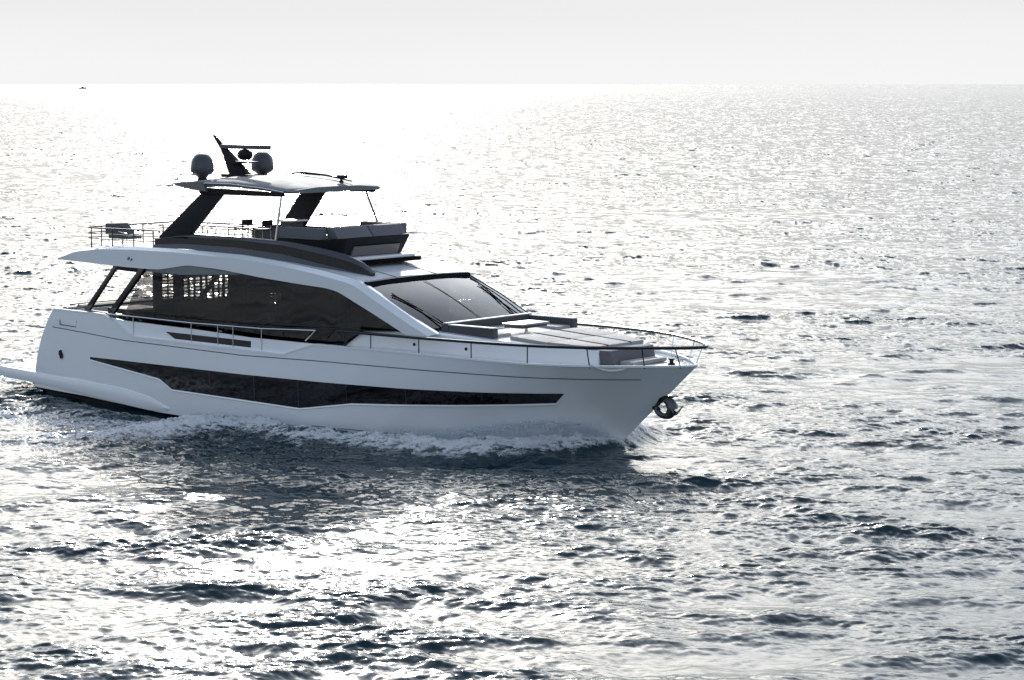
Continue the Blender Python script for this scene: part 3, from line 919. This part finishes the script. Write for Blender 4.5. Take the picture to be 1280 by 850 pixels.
# mast
ms = MB().hexa([(6.45, -.14, 7.2), (7.25, -.14, 7.2), (7.25, .14, 7.2), (6.45, .14, 7.2)],
               [(5.96, -.06, 8.07), (6.18, -.06, 8.07), (6.18, .06, 8.07), (5.96, .06, 8.07)])
ms.hexa([(5.92, -.05, 8.08), (6.14, -.05, 8.08), (6.14, .05, 8.08), (5.92, .05, 8.08)],
        [(5.58, -.03, 8.47), (5.68, -.03, 8.47), (5.68, .03, 8.47), (5.58, .03, 8.47)])
ms.box(6.2, 7.4, -.28, .28, 7.17, 7.27)
mast = part(ms, 'radar_mast', 'matblack', bevel=.015)
rb = part(MB().box(5.98, 8.05, -.10, .10, 8.06, 8.19), 'radar_bar', 'dome', mast, bevel=.02)
part(MB().prism_y([(6.5, 7.58), (7.4, 7.64), (7.4, 7.67), (6.5, 7.68)], -.2, .2), 'mast_shelf', 'matblack', mast)
part(MB().lathe([(.0, 0), (.14, .02), (.22, .09), (.25, .18), (.22, .27), (.14, .33), (.05, .35), (.05, .42)], (7.0, 0, 7.70), 20), 'radar_motor', 'matblack', mast, smooth=True)
# VHF whips
part(MB().tube([(7.4, -.9, 7.2), (7.55, -.9, 7.26), (8.0, -.9, 7.25)], .018, 5), 'deck_fitting', 'matblack')

# aft flybridge rail
rz = 5.50
def zdeck(x): return prof(AU, x) + .0
rpts = [(5.4, -2.08, 5.52), (1.95, -2.08, rz), (1.7, -1.85, rz), (1.7, 1.85, rz), (1.95, 2.08, rz), (5.4, 2.08, 5.52)]
part(MB().tube(rpts, .028, 6), 'aft_deck_rail', 'darksteel', smooth=True)
for dz in (.18, .34):
    part(MB().tube([(x, y, z - dz) for x, y, z in rpts], .014, 5), 'guard_wire', 'darksteel')
for x, y in ((5.0, 2.08), (4.1, 2.08), (3.1, 2.08), (2.1, 2.08), (1.7, 1.4), (1.7, .5), (1.7, -.4), (1.7, -1.3), (2.1, -2.08), (3.1, -2.08), (4.1, -2.08), (5.0, -2.08)):
    part(MB().tube([(x, y, 4.85), (x, y, rz)], .02, 6), 'stanchion', 'darksteel')

# ------------------------------------------------------------------ loose things on the flybridge
def bput(name, x, y, z, rz_, label, cat, group=None):
    return empty(name, world(x, y, z), -TH + rz_, label, cat, group)
def bar_stool(x, y, label):
    r_ = bput('bar_stool', x, y, FL, R(180), label, 'stool', 'stools at the flybridge table')
    MB().box(-.2, .2, -.2, .2, .50, .55).build('seat', M['matblack'], r_, bevel=.015)
    MB().box(-.22, -.19, -.23, .23, .64, .82).build('backrest', M['matblack'], r_, bevel=.01)
    for a in (-.18, .18):
        for b in (-.18, .18):
            MB().tube([(a * 1.05, b * 1.05, 0), (a, b, .5 if a > 0 else .78)], .012, 6).build('leg', M['steel'], r_)
    return r_
bar_stool(6.30, .55, 'black bar stool with flat backrest, the one nearer the hardtop leg')
bar_stool(7.12, .62, 'black bar stool with flat backrest, the one nearer the steel pole')
t_ = bput('dining_table', 6.1, -.1, FL, 0, 'low dark rectangular table standing on the open flybridge deck', 'table')
MB().box(-.75, .65, -.35, .35, .60, .64).build('table_top', M['matblack'], t_, bevel=.01)
for a in (-.65, .55):
    for b in (-.3, .3):
        MB().tube([(a, b, 0), (a, b, .6)], .018, 6).build('leg', M['steel'], t_)
l_ = bput('lounge_chair', 2.35, -.95, 5.0, 0, 'dark reclining lounge chair on the aft upper deck behind the rail', 'chair')
MB().prism_y([(-.35, .12), (.55, .12), (.55, .22), (-.35, .24)], -.32, .32).build('seat', M['fabric'], l_, bevel=.03)
MB().prism_y([(-.50, .25), (.22, .25), (-.10, .60), (-.50, .60)], -.32, .32).build('backrest', M['fabric'], l_, bevel=.03)
for b in (-.30, .30):
    MB().tube([(.5, b, 0), (.5, b, .30), (-.35, b, .42), (-.35, b, 0)], .015, 6).build('leg', M['steel'], l_)
# ------------------------------------------------------------------ far boat
fb = empty('fishing_boat', (-904, 4990, 0), R(15), 'tiny dark boat far off on the glare near the horizon at left', 'boat')
h_ = MB()
L_ = 15.0
rows = []
for x in np.linspace(-1, 1, 13):
    wv = 1.7 * (1 - max(0, x) ** 3) if x > 0 else 1.7
    wv = max(.02, wv)
    zt_ = 2.4 + .9 * max(0, x) ** 2
    rows.append([(x * L_ / 2, -wv, zt_), (x * L_ / 2, -wv * .7, -.3), (x * L_ / 2, wv * .7, -.3), (x * L_ / 2, wv, zt_)])
V = [p for r_ in rows for p in r_]
F = [(i * 4 + j, (i + 1) * 4 + j, (i + 1) * 4 + (j + 1) % 4, i * 4 + (j + 1) % 4) for i in range(12) for j in range(4)] + [(0, 1, 2, 3), (48, 49, 50, 51)]
h_.add(V, F).build('hull', M['anti'], fb)
MB().box(-2.6, 2.0, -1.3, 1.3, 2.4, 4.6).build('wheelhouse', M['grey'], fb, bevel=.1)
MB().tube([(-.5, 0, 4.6), (-.5, 0, 8.0)], .12, 6).build('mast', M['matblack'], fb)

# ------------------------------------------------------------------ the sea
def spectrum_tile(N, L, lam_p, lam_min, lam_max, phi, spread, expo, rms, seed):
    r = np.random.default_rng(seed)
    k1 = 2 * np.pi * np.fft.fftfreq(N, L / N)
    KX, KY = np.meshgrid(k1, k1, indexing='ij')
    K = np.hypot(KX, KY); K[0, 0] = 1
    kp = 2 * np.pi / lam_p
    S = K ** (-expo) * np.exp(-1.25 * (kp / K) ** 2)
    d = np.abs(np.cos(np.arctan2(KY, KX) - phi)) ** spread
    S = S * (d + .05)
    S[(K > 2 * np.pi / lam_min) | (K < 2 * np.pi / lam_max)] = 0
    S[0, 0] = 0
    A = np.sqrt(S) * (r.normal(size=(N, N)) + 1j * r.normal(size=(N, N)))
    h = np.fft.ifft2(A)
    sc = rms / h.real.std()
    A = A * sc
    H = np.fft.ifft2(A).real
    SX = np.fft.ifft2(1j * KX * A).real
    SY = np.fft.ifft2(1j * KY * A).real
    DX = np.fft.ifft2(-1j * KX / K * A).real
    DY = np.fft.ifft2(-1j * KY / K * A).real
    return dict(N=N, L=L, F=np.stack([H, SX, SY, DX, DY], -1).astype(np.float32))

def sample(T, x, y, rot, off):
    c, s = math.cos(rot), math.sin(rot)
    u = (x * c + y * s + off[0]) / T['L'] * T['N']
    v = (-x * s + y * c + off[1]) / T['L'] * T['N']
    i = np.floor(u).astype(np.int64); j = np.floor(v).astype(np.int64)
    fu = (u - i)[:, None].astype(np.float32); fv = (v - j)[:, None].astype(np.float32)
    N = T['N']; F_ = T['F']
    i0, j0 = i % N, j % N; i1, j1 = (i + 1) % N, (j + 1) % N
    r = F_[i0, j0] * (1 - fu) * (1 - fv) + F_[i1, j0] * fu * (1 - fv) + F_[i0, j1] * (1 - fu) * fv + F_[i1, j1] * fu * fv
    o = r.copy()
    o[:, 1] = r[:, 1] * c - r[:, 2] * s
    o[:, 2] = r[:, 1] * s + r[:, 2] * c
    o[:, 3] = r[:, 3] * c - r[:, 4] * s
    o[:, 4] = r[:, 3] * s + r[:, 4] * c
    return o

PH = R(84)
T1 = spectrum_tile(1024, 137.0, 5.5, .8, 22, PH, 5, 3.7, .054, 1)
T2 = spectrum_tile(1024, 43.0, 1.3, .16, 2.0, PH + .12, 4, 3.7, .0118, 2)
T3 = spectrum_tile(512, 7.1, .5, .05, .7, PH - .2, 1.0, 3.6, .0016, 3)
TG = spectrum_tile(256, 410.0, 60, 18, 200, PH - .5, .6, 3.0, 1.0, 4)

# radial rows, angular columns (finer where the water is near)
rr = [0.0, 6, 12, 18, 22, 25]
r = 27.0
while r < 70000:
    rr.append(r)
    if r < 5000:
        r += min(max(.055, r * r / 47000), max(.12, r * .0032))
    else:
        r += r * .03
rr = np.array(rr)
fine = np.arange(-16.0, 16.001, .045)
side = 16 + (164) * (np.linspace(0, 1, 60)[1:] ** 2.2)
ang = np.radians(np.concatenate([-side[::-1], fine, side[:-1]]))
nR, nA = len(rr), len(ang)
print('sea grid', nR, nA, nR * nA)
RR, AA = np.meshgrid(rr, ang, indexing='ij')
PX = (RR * np.sin(AA)).ravel(); PY = (RR * np.cos(AA)).ravel()
dist = RR.ravel()

def boatxy(wx, wy):
    dx, dy = wx - OX, wy - OY
    return dx * math.cos(TH) - dy * math.sin(TH), dx * math.sin(TH) + dy * math.cos(TH)

FO = np.array([(21.6, -.2), (20.77, -1.75), (19.74, -2.6), (18.46, -3.6), (16.62, -4.2), (14.01, -4.25), (11.8, -4.1), (10.2, -4.7), (9.6, -6.0), (9.2, -7.4), (8.4, -9.4), (7.0, -12.5)])
def poly_dist(x, y, P):
    best = np.full(x.shape, 1e9); tt = np.zeros(x.shape)
    for k in range(len(P) - 1):
        a, b = P[k], P[k + 1]
        d = b - a; L2 = (d ** 2).sum()
        t = np.clip(((x - a[0]) * d[0] + (y - a[1]) * d[1]) / L2, 0, 1)
        q = np.hypot(x - a[0] - t * d[0], y - a[1] - t * d[1])
        m = q < best
        best = np.where(m, q, best); tt = np.where(m, k + t, tt)
    return best, tt
hbw = lambda x: np.interp(21.45 - x, WU, WB)
def local(wx, wy):
    """wave raised by the hull: height and foam, boat coordinates mirrored to both sides"""
    bx, by = boatxy(wx, wy)
    ys = -np.abs(by)
    d, t = poly_dist(bx, ys, FO)
    amp = np.interp(t, [0, 1, 3, 5, 7, 8, 9.5, 11], [.34, .48, .34, .26, .40, .30, .16, .02])
    wd = np.interp(t, [0, 2, 5, 7, 10], [.30, .6, .85, 1.0, 1.9])
    h = amp * np.exp(-(d / wd) ** 2)
    # trough between crest and hull aft of midships
    g = np.exp(-((ys + 3.2) / 1.3) ** 2) * np.clip((9.5 - bx) / 3, 0, 1) * np.clip((bx + 3) / 3, 0, 1)
    h = h + .07 * g * (bx < 2)
    h = h - .20 * np.exp(-((-ys - hbw(bx) - .15) / .40) ** 2) * np.clip((bx - 2.5) / 1.5, 0, 1) * np.clip((20.2 - bx) / 1.0, 0, 1)
    # trough outside the crest
    h = h - .10 * np.exp(-((d - wd * 2.6) / (wd * 1.2)) ** 2) * np.clip(t, 0, 1) * np.clip((8.5 - t) / 2, 0, 1)
    foam = np.interp(t, [0, 1, 3, 5, 7, 8, 10, 11], [1.05, 1.2, 1.05, .86, 1.2, 1.05, .75, .1]) * np.exp(-(d / (wd * 1.25)) ** 2)
    inside = (ys > -hbw(bx) - 1.0) & (bx > 8) & (bx < 21)
    foam = np.maximum(foam, .34 * np.exp(-((-ys - hbw(bx)) / .5) ** 2) * np.clip((bx - 9) / 2, 0, 1) * (bx < 21))
    # churned strip aft of the crest
    ch = np.clip((11.0 - bx) / 3, 0, 1) * np.exp(-((ys + 5.8 + .10 * (9 - bx)) / 2.3) ** 2) * np.clip((bx + 14) / 14, 0, 1)
    foam = np.maximum(foam, .80 * ch)
    # propeller wash behind the platform
    wk = np.clip((-.2 - bx) / 1.5, 0, 1) * np.exp(-(by / (2.6 + .05 * np.maximum(0, -bx))) ** 4) * np.exp(np.minimum(0, bx) / 45)
    foam = np.maximum(foam, .85 * wk)
    h = h + .12 * wk
    near = (bx > -140) & (bx < 26) & (np.abs(by) < 30)
    return h * near, foam * near

near = dist < 260
lh = np.zeros(PX.shape); lf = np.zeros(PX.shape); lsx = np.zeros(PX.shape); lsy = np.zeros(PX.shape)
a0, f0 = local(PX[near], PY[near])
e = .04
a1, _ = local(PX[near] + e, PY[near]); a2, _ = local(PX[near], PY[near] + e)
lh[near] = a0; lf[near] = f0; lsx[near] = (a1 - a0) / e; lsy[near] = (a2 - a0) / e

s1 = sample(T1, PX, PY, 0.0, (3, 9))
s1b = sample(T1, PX, PY, .31, (50, 71))
s2 = sample(T2, PX, PY, .1, (5, 2))
s2b = sample(T2, PX, PY, -.35, (15, 22))
s3 = sample(T3, PX, PY, .2, (0, 0))
sg = sample(TG, PX, PY, 0, (0, 30))[:, 0]
TM = spectrum_tile(256, 173.0, 14, 6, 50, PH, .8, 3.0, 1.0, 8)
grp = .95 * np.exp(.24 * sample(TM, PX, PY, .15, (11, 3))[:, 0] - .09)
grp = np.clip(grp, .25, 1.9)
s1 = sample(T1, PX, PY, 0.0, (3, 9)) * (.35 + .65 * grp)[:, None]
s1b = sample(T1, PX, PY, .31, (50, 71)) * (.35 + .65 * grp)[:, None]
s2 = s2 * grp[:, None]; s2b = s2b * grp[:, None]; s3 = s3 * grp[:, None]
gust = np.clip(1.0 + .38 * sg, .45, 1.8)
# calm lee close to the hull on the near side is broken by churn
bxx, byy = boatxy(PX, PY)
rough = 1 + 1.2 * lf + .65 * np.exp(-((np.maximum(0, np.abs(bxx - 11) - 11) / 9) ** 2 + (np.abs(byy) / 15) ** 2))
h = .8 * s1[:, 0] + .6 * s1b[:, 0] + gust * rough * (.8 * s2[:, 0] + .6 * s2b[:, 0]) + gust * rough * s3[:, 0] + lh
sx = .8 * s1[:, 1] + .6 * s1b[:, 1] + gust * rough * (.8 * s2[:, 1] + .6 * s2b[:, 1]) + gust * rough * s3[:, 1] + lsx
sy = .8 * s1[:, 2] + .6 * s1b[:, 2] + gust * rough * (.8 * s2[:, 2] + .6 * s2b[:, 2]) + gust * rough * s3[:, 2] + lsy
print('rms slope', sx[dist<300].std(), sy[dist<300].std())
hw_ = h - lh
stk = np.clip(1 + .42 * hw_ / hw_[near].std(), .45, 2.3)      # crests steeper, troughs flatter
sx = lsx + (sx - lsx) * stk; sy = lsy + (sy - lsy) * stk
fs = .85 * np.interp(np.log(np.maximum(dist, 1)), [math.log(70), math.log(180), math.log(1500)], [1.0, .92, .78])
sx = sx * fs; sy = sy * fs
nearf = np.clip((4000 - dist) / 3000, 0, 1)
h = h * nearf
lam = .9 * np.clip((400 - dist) / 200, 0, 1)
dx = .8 * s1[:, 3] + .6 * s1b[:, 3] + gust * (.8 * s2[:, 3] + .6 * s2b[:, 3])
dy = .8 * s1[:, 4] + .6 * s1b[:, 4] + gust * (.8 * s2[:, 4] + .6 * s2b[:, 4])
VX = PX + lam * dx; VY = PY + lam * dy
# foam on the ridge is lumpy
h = h + lf * np.clip(rng.normal(0, .022, h.shape), -.05, .07) * (dist < 150)
co = np.stack([VX, VY, h], 1).astype(np.float32)
me = bpy.data.meshes.new('sea')
me.vertices.add(nR * nA)
me.vertices.foreach_set('co', co.ravel())
idx = np.arange(nR * nA, dtype=np.int32).reshape(nR, nA)
A_ = idx[:-1, :]; B_ = idx[1:, :]
A2 = np.roll(A_, -1, 1); B2 = np.roll(B_, -1, 1)
quads = np.stack([A_, A2, B2, B_], -1).reshape(-1, 4)[:, ::-1]
nq = len(quads)
me.loops.add(nq * 4)
me.loops.foreach_set('vertex_index', quads.ravel().astype(np.int32))
me.polygons.add(nq)
me.polygons.foreach_set('loop_start', np.arange(0, nq * 4, 4, dtype=np.int32))
me.polygons.foreach_set('loop_total', np.full(nq, 4, dtype=np.int32))
me.polygons.foreach_set('use_smooth', np.ones(nq, dtype=bool))
me.update(calc_edges=True)
at = me.attributes.new('slope', 'FLOAT_VECTOR', 'POINT')
at.data.foreach_set('vector', np.stack([-sx, -sy, np.ones_like(sx)], 1).astype(np.float32).ravel())
at = me.attributes.new('foam', 'FLOAT', 'POINT')
crest = np.clip((h - .33) / .12, 0, 1) * .25
at.data.foreach_set('value', np.clip(lf, 0, 1).astype(np.float32))
at = me.attributes.new('far', 'FLOAT', 'POINT')
at.data.foreach_set('value', np.clip(np.log(np.maximum(dist, 1) / 60) / math.log(3000 / 60), 0, 1).astype(np.float32))
sea = bpy.data.objects.new('sea', me)
col.objects.link(sea)
sea['kind'] = 'structure'

# sea material
m, t, b = new_mat('sea_water')
N_ = t.nodes.new; Lk = t.links.new
aS = N_('ShaderNodeAttribute'); aS.attribute_name = 'slope'
aF = N_('ShaderNodeAttribute'); aF.attribute_name = 'foam'
aD = N_('ShaderNodeAttribute'); aD.attribute_name = 'far'
nrm = N_('ShaderNodeVectorMath'); nrm.operation = 'NORMALIZE'
Lk(aS.outputs['Vector'], nrm.inputs[0])
geo = N_('ShaderNodeNewGeometry')
mp = N_('ShaderNodeMapping'); mp.inputs['Scale'].default_value = (.7, 1.5, 1)
Lk(geo.outputs['Position'], mp.inputs['Vector'])
n1 = N_('ShaderNodeTexNoise'); n1.inputs['Scale'].default_value = 9; n1.inputs['Detail'].default_value = 4; n1.inputs['Roughness'].default_value = .6
Lk(mp.outputs[0], n1.inputs['Vector'])
bp = N_('ShaderNodeBump'); bp.inputs['Strength'].default_value = .15; bp.inputs['Distance'].default_value = .02
Lk(n1.outputs['Fac'], bp.inputs['Height']); Lk(nrm.outputs[0], bp.inputs['Normal'])
Lk(bp.outputs[0], b.inputs['Normal'])
b.inputs['IOR'].default_value = 1.34
rg = N_('ShaderNodeMapRange'); rg.inputs['To Min'].default_value = .10; rg.inputs['To Max'].default_value = .13
Lk(aD.outputs['Fac'], rg.inputs['Value']); Lk(rg.outputs[0], b.inputs['Roughness'])
b.inputs['Base Color'].default_value = (.008, .030, .040, 1)
fm = N_('ShaderNodeBsdfPrincipled')
fm.inputs['Base Color'].default_value = (.80, .83, .85, 1); fm.inputs['Roughness'].default_value = .8
fm.inputs['Subsurface Weight'].default_value = 0
nf = N_('ShaderNodeTexNoise'); nf.inputs['Scale'].default_value = 3.4; nf.inputs['Detail'].default_value = 10; nf.inputs['Roughness'].default_value = .78
mp2 = N_('ShaderNodeMapping'); mp2.inputs['Rotation'].default_value = (0, 0, TH); mp2.inputs['Scale'].default_value = (.55, 1.3, 1)
Lk(geo.outputs['Position'], mp2.inputs['Vector']); Lk(mp2.outputs[0], nf.inputs['Vector'])
bf = N_('ShaderNodeBump'); bf.inputs['Strength'].default_value = .9; bf.inputs['Distance'].default_value = .12
Lk(nf.outputs['Fac'], bf.inputs['Height']); Lk(nrm.outputs[0], bf.inputs['Normal']); Lk(bf.outputs[0], fm.inputs['Normal'])
vo = N_('ShaderNodeTexVoronoi'); vo.feature = 'DISTANCE_TO_EDGE'; vo.inputs['Scale'].default_value = 2.4
vd = N_('ShaderNodeVectorMath'); vd.operation = 'MULTIPLY_ADD'
vd.inputs[1].default_value = (1.1, 1.1, 1.1)
Lk(nf.outputs['Color'], vd.inputs[0]); Lk(mp2.outputs[0], vd.inputs[2]); Lk(vd.outputs[0], vo.inputs['Vector'])
lace = N_('ShaderNodeMapRange'); lace.inputs['From Min'].default_value = 0; lace.inputs['From Max'].default_value = .22
lace.inputs['To Min'].default_value = .16; lace.inputs['To Max'].default_value = -.07
Lk(vo.outputs['Distance'], lace.inputs['Value'])
nsum = N_('ShaderNodeMath'); nsum.operation = 'ADD'
Lk(nf.outputs['Fac'], nsum.inputs[0]); Lk(lace.outputs[0], nsum.inputs[1])
# foam cover = smoothstep(noise against 1 - mask)
sub = N_('ShaderNodeMath'); sub.operation = 'MULTIPLY_ADD'; sub.inputs[1].default_value = -.58; sub.inputs[2].default_value = .86
Lk(aF.outputs['Fac'], sub.inputs[0])
dif = N_('ShaderNodeMath'); dif.operation = 'SUBTRACT'
Lk(nsum.outputs[0], dif.inputs[0]); Lk(sub.outputs[0], dif.inputs[1])
st_ = N_('ShaderNodeMapRange'); st_.interpolation_type = 'SMOOTHSTEP'
st_.inputs['From Min'].default_value = -.02; st_.inputs['From Max'].default_value = .24
st_.inputs['To Max'].default_value = .95
Lk(dif.outputs[0], st_.inputs['Value'])
mx = N_('ShaderNodeMixShader')
Lk(st_.outputs[0], mx.inputs[0]); Lk(b.outputs[0], mx.inputs[1]); Lk(fm.outputs[0], mx.inputs[2])
Lk(mx.outputs[0], t.nodes['Material Output'].inputs['Surface'])
me.materials.append(m)

# ------------------------------------------------------------------ bow spray: droplets thrown off the stem
def spray(n, seed):
    q = np.random.default_rng(seed)
    octa = np.array([(1, 0, 0), (-1, 0, 0), (0, 1, 0), (0, -1, 0), (0, 0, 1), (0, 0, -1)], float)
    of = np.array([(0, 2, 4), (2, 1, 4), (1, 3, 4), (3, 0, 4), (2, 0, 5), (1, 2, 5), (3, 1, 5), (0, 3, 5)])
    # drops gathered in loose puffs that thin out upward and outward
    nc = n // 45
    t = q.beta(1.3, 3.0, nc) * 6.0
    side_ = np.where(q.random(nc) < .66, -1, 1)
    top = np.interp(t, [0, .4, 1.0, 1.8, 3.0, 4.2, 6.0], [.2, .85, 1.35, 1.1, .5, .28, .15])
    out_ = np.abs(q.normal(0, .30, nc)) + .10 + .06 * t
    zc_ = top * q.beta(1.0, 2.2, nc) * np.exp(-.4 * out_) + .02
    rad = q.uniform(.04, .20, nc) * (.6 + .6 * zc_)
    cx_ = 21.30 - t; cy_ = np.interp(21.45 - cx_, WU, WB) + out_
    m_ = 45
    P = np.stack([np.repeat(cx_, m_), np.repeat(cy_, m_), np.repeat(zc_, m_)], 1) + q.normal(0, 1, (nc * m_, 3)) * np.repeat(rad, m_)[:, None] * np.array([1.5, .8, .9])
    P[:, 1] = np.maximum(P[:, 1], np.interp(21.45 + P[:, 2] * .8 - P[:, 0], WU, WB) + .04)
    P[:, 1] *= np.repeat(side_, m_)
    P[:, 2] = np.abs(P[:, 2]) + .03
    S = np.clip(q.lognormal(math.log(.0085), .55, nc * m_), .002, .026)
    W = np.stack([OX + P[:, 0] * math.cos(TH) + P[:, 1] * math.sin(TH), OY - P[:, 0] * math.sin(TH) + P[:, 1] * math.cos(TH), P[:, 2]], 1)
    V = (W[:, None, :] + octa[None] * S[:, None, None] * np.array([1, 1, 1.3])).reshape(-1, 3)
    F = (of[None] + (np.arange(len(P)) * 6)[:, None, None]).reshape(-1, 3)
    return V.tolist(), F.tolist()
V, F = spray(200000, 5)
me2 = bpy.data.meshes.new('bow_spray'); me2.from_pydata(V, [], F); me2.update()
ms_, t2, b2 = new_mat('spray_droplets')
b2.inputs['Base Color'].default_value = (.85, .88, .9, 1); b2.inputs['Roughness'].default_value = .5
t2n = t2.nodes.new('ShaderNodeBsdfTranslucent'); t2n.inputs['Color'].default_value = (.8, .85, .9, 1)
mix2 = t2.nodes.new('ShaderNodeMixShader'); mix2.inputs[0].default_value = .5
t2.links.new(b2.outputs[0], mix2.inputs[1]); t2.links.new(t2n.outputs[0], mix2.inputs[2])
t2.links.new(mix2.outputs[0], t2.nodes['Material Output'].inputs['Surface'])
me2.materials.append(ms_)
sp = bpy.data.objects.new('bow_spray', me2); col.objects.link(sp)
sp['kind'] = 'stuff'
sp['label'] = 'white spray droplets thrown up beside the yacht bow'
sp['category'] = 'spray'

# fine mist hanging over the bow wave: a small closed volume, thickest against the hull
mm_ = MB().box(-3.2, 3.2, -4.6, 4.6, .02, 1.45)
mist = link('bow_mist', mm_.v, mm_.f, None)
mist.location = world(18.6, 0, 0); mist.rotation_euler = (0, 0, -TH)
mist['kind'] = 'stuff'; mist['label'] = 'fine white mist drifting up from the bow wave'; mist['category'] = 'spray'
vm = bpy.data.materials.new('mist_volume'); vm.use_nodes = True
t = vm.node_tree; t.nodes.remove(t.nodes['Principled BSDF'])
pv = t.nodes.new('ShaderNodeVolumePrincipled')
pv.inputs['Color'].default_value = (.93, .95, .97, 1); pv.inputs['Anisotropy'].default_value = .3
tc = t.nodes.new('ShaderNodeTexCoord'); sx_ = t.nodes.new('ShaderNodeSeparateXYZ')
t.links.new(tc.outputs['Object'], sx_.inputs[0])
def mth(op, a, b_=None, c=None):
    n = t.nodes.new('ShaderNodeMath'); n.operation = op
    for i_, q in enumerate((a, b_, c)):
        if q is None: continue
        if isinstance(q, (int, float)): n.inputs[i_].default_value = q
        else: t.links.new(q, n.inputs[i_])
    return n.outputs[0]
X_, Y_, Z_ = sx_.outputs
tt_ = mth('SUBTRACT', mth('MULTIPLY_ADD', Z_, .9, 2.85), X_)            # distance aft of the stem
tp = mth('MAXIMUM', tt_, 0.0)
hullb = mth('MULTIPLY', mth('SUBTRACT', 1.0, mth('EXPONENT', mth('MULTIPLY', tp, -.33))), 3.0)
outd = mth('MAXIMUM', mth('SUBTRACT', mth('ABSOLUTE', Y_), hullb), 0.0)
fall = mth('EXPONENT', mth('MULTIPLY', outd, -1.7))
hz_ = t.nodes.new('ShaderNodeFloatCurve')
cv = hz_.mapping.curves[0]
for k_, (a_, b_) in enumerate(((0, .15), (.08, .6), (.20, 1.0), (.36, .85), (.55, .32), (.85, .14), (1, .08))):
    if k_ == 0: cv.points[0].location = (a_, b_)
    elif k_ == 6: cv.points[-1].location = (a_, b_)
    else: cv.points.new(a_, b_)
hz_.mapping.update()
t.links.new(mth('MULTIPLY', tp, 1 / 6.0), hz_.inputs['Value'])
nn_ = t.nodes.new('ShaderNodeTexNoise'); nn_.inputs['Scale'].default_value = 1.6; nn_.inputs['Detail'].default_value = 5; nn_.inputs['Roughness'].default_value = .65
t.links.new(tc.outputs['Object'], nn_.inputs['Vector'])
# the top of the mist is ragged: height limit wanders with the noise
lim = mth('MULTIPLY', hz_.outputs[0], mth('MULTIPLY_ADD', nn_.outputs['Fac'], 2.6, -.35))
up_ = mth('DIVIDE', mth('MAXIMUM', mth('SUBTRACT', lim, Z_), 0.0), .45)
den = mth('MULTIPLY', mth('MULTIPLY', mth('MINIMUM', up_, 1.0), fall), 3.2)
t.links.new(den, pv.inputs['Density'])
t.links.new(pv.outputs[0], t.nodes['Material Output'].inputs['Volume'])
mist.data.materials.append(vm)
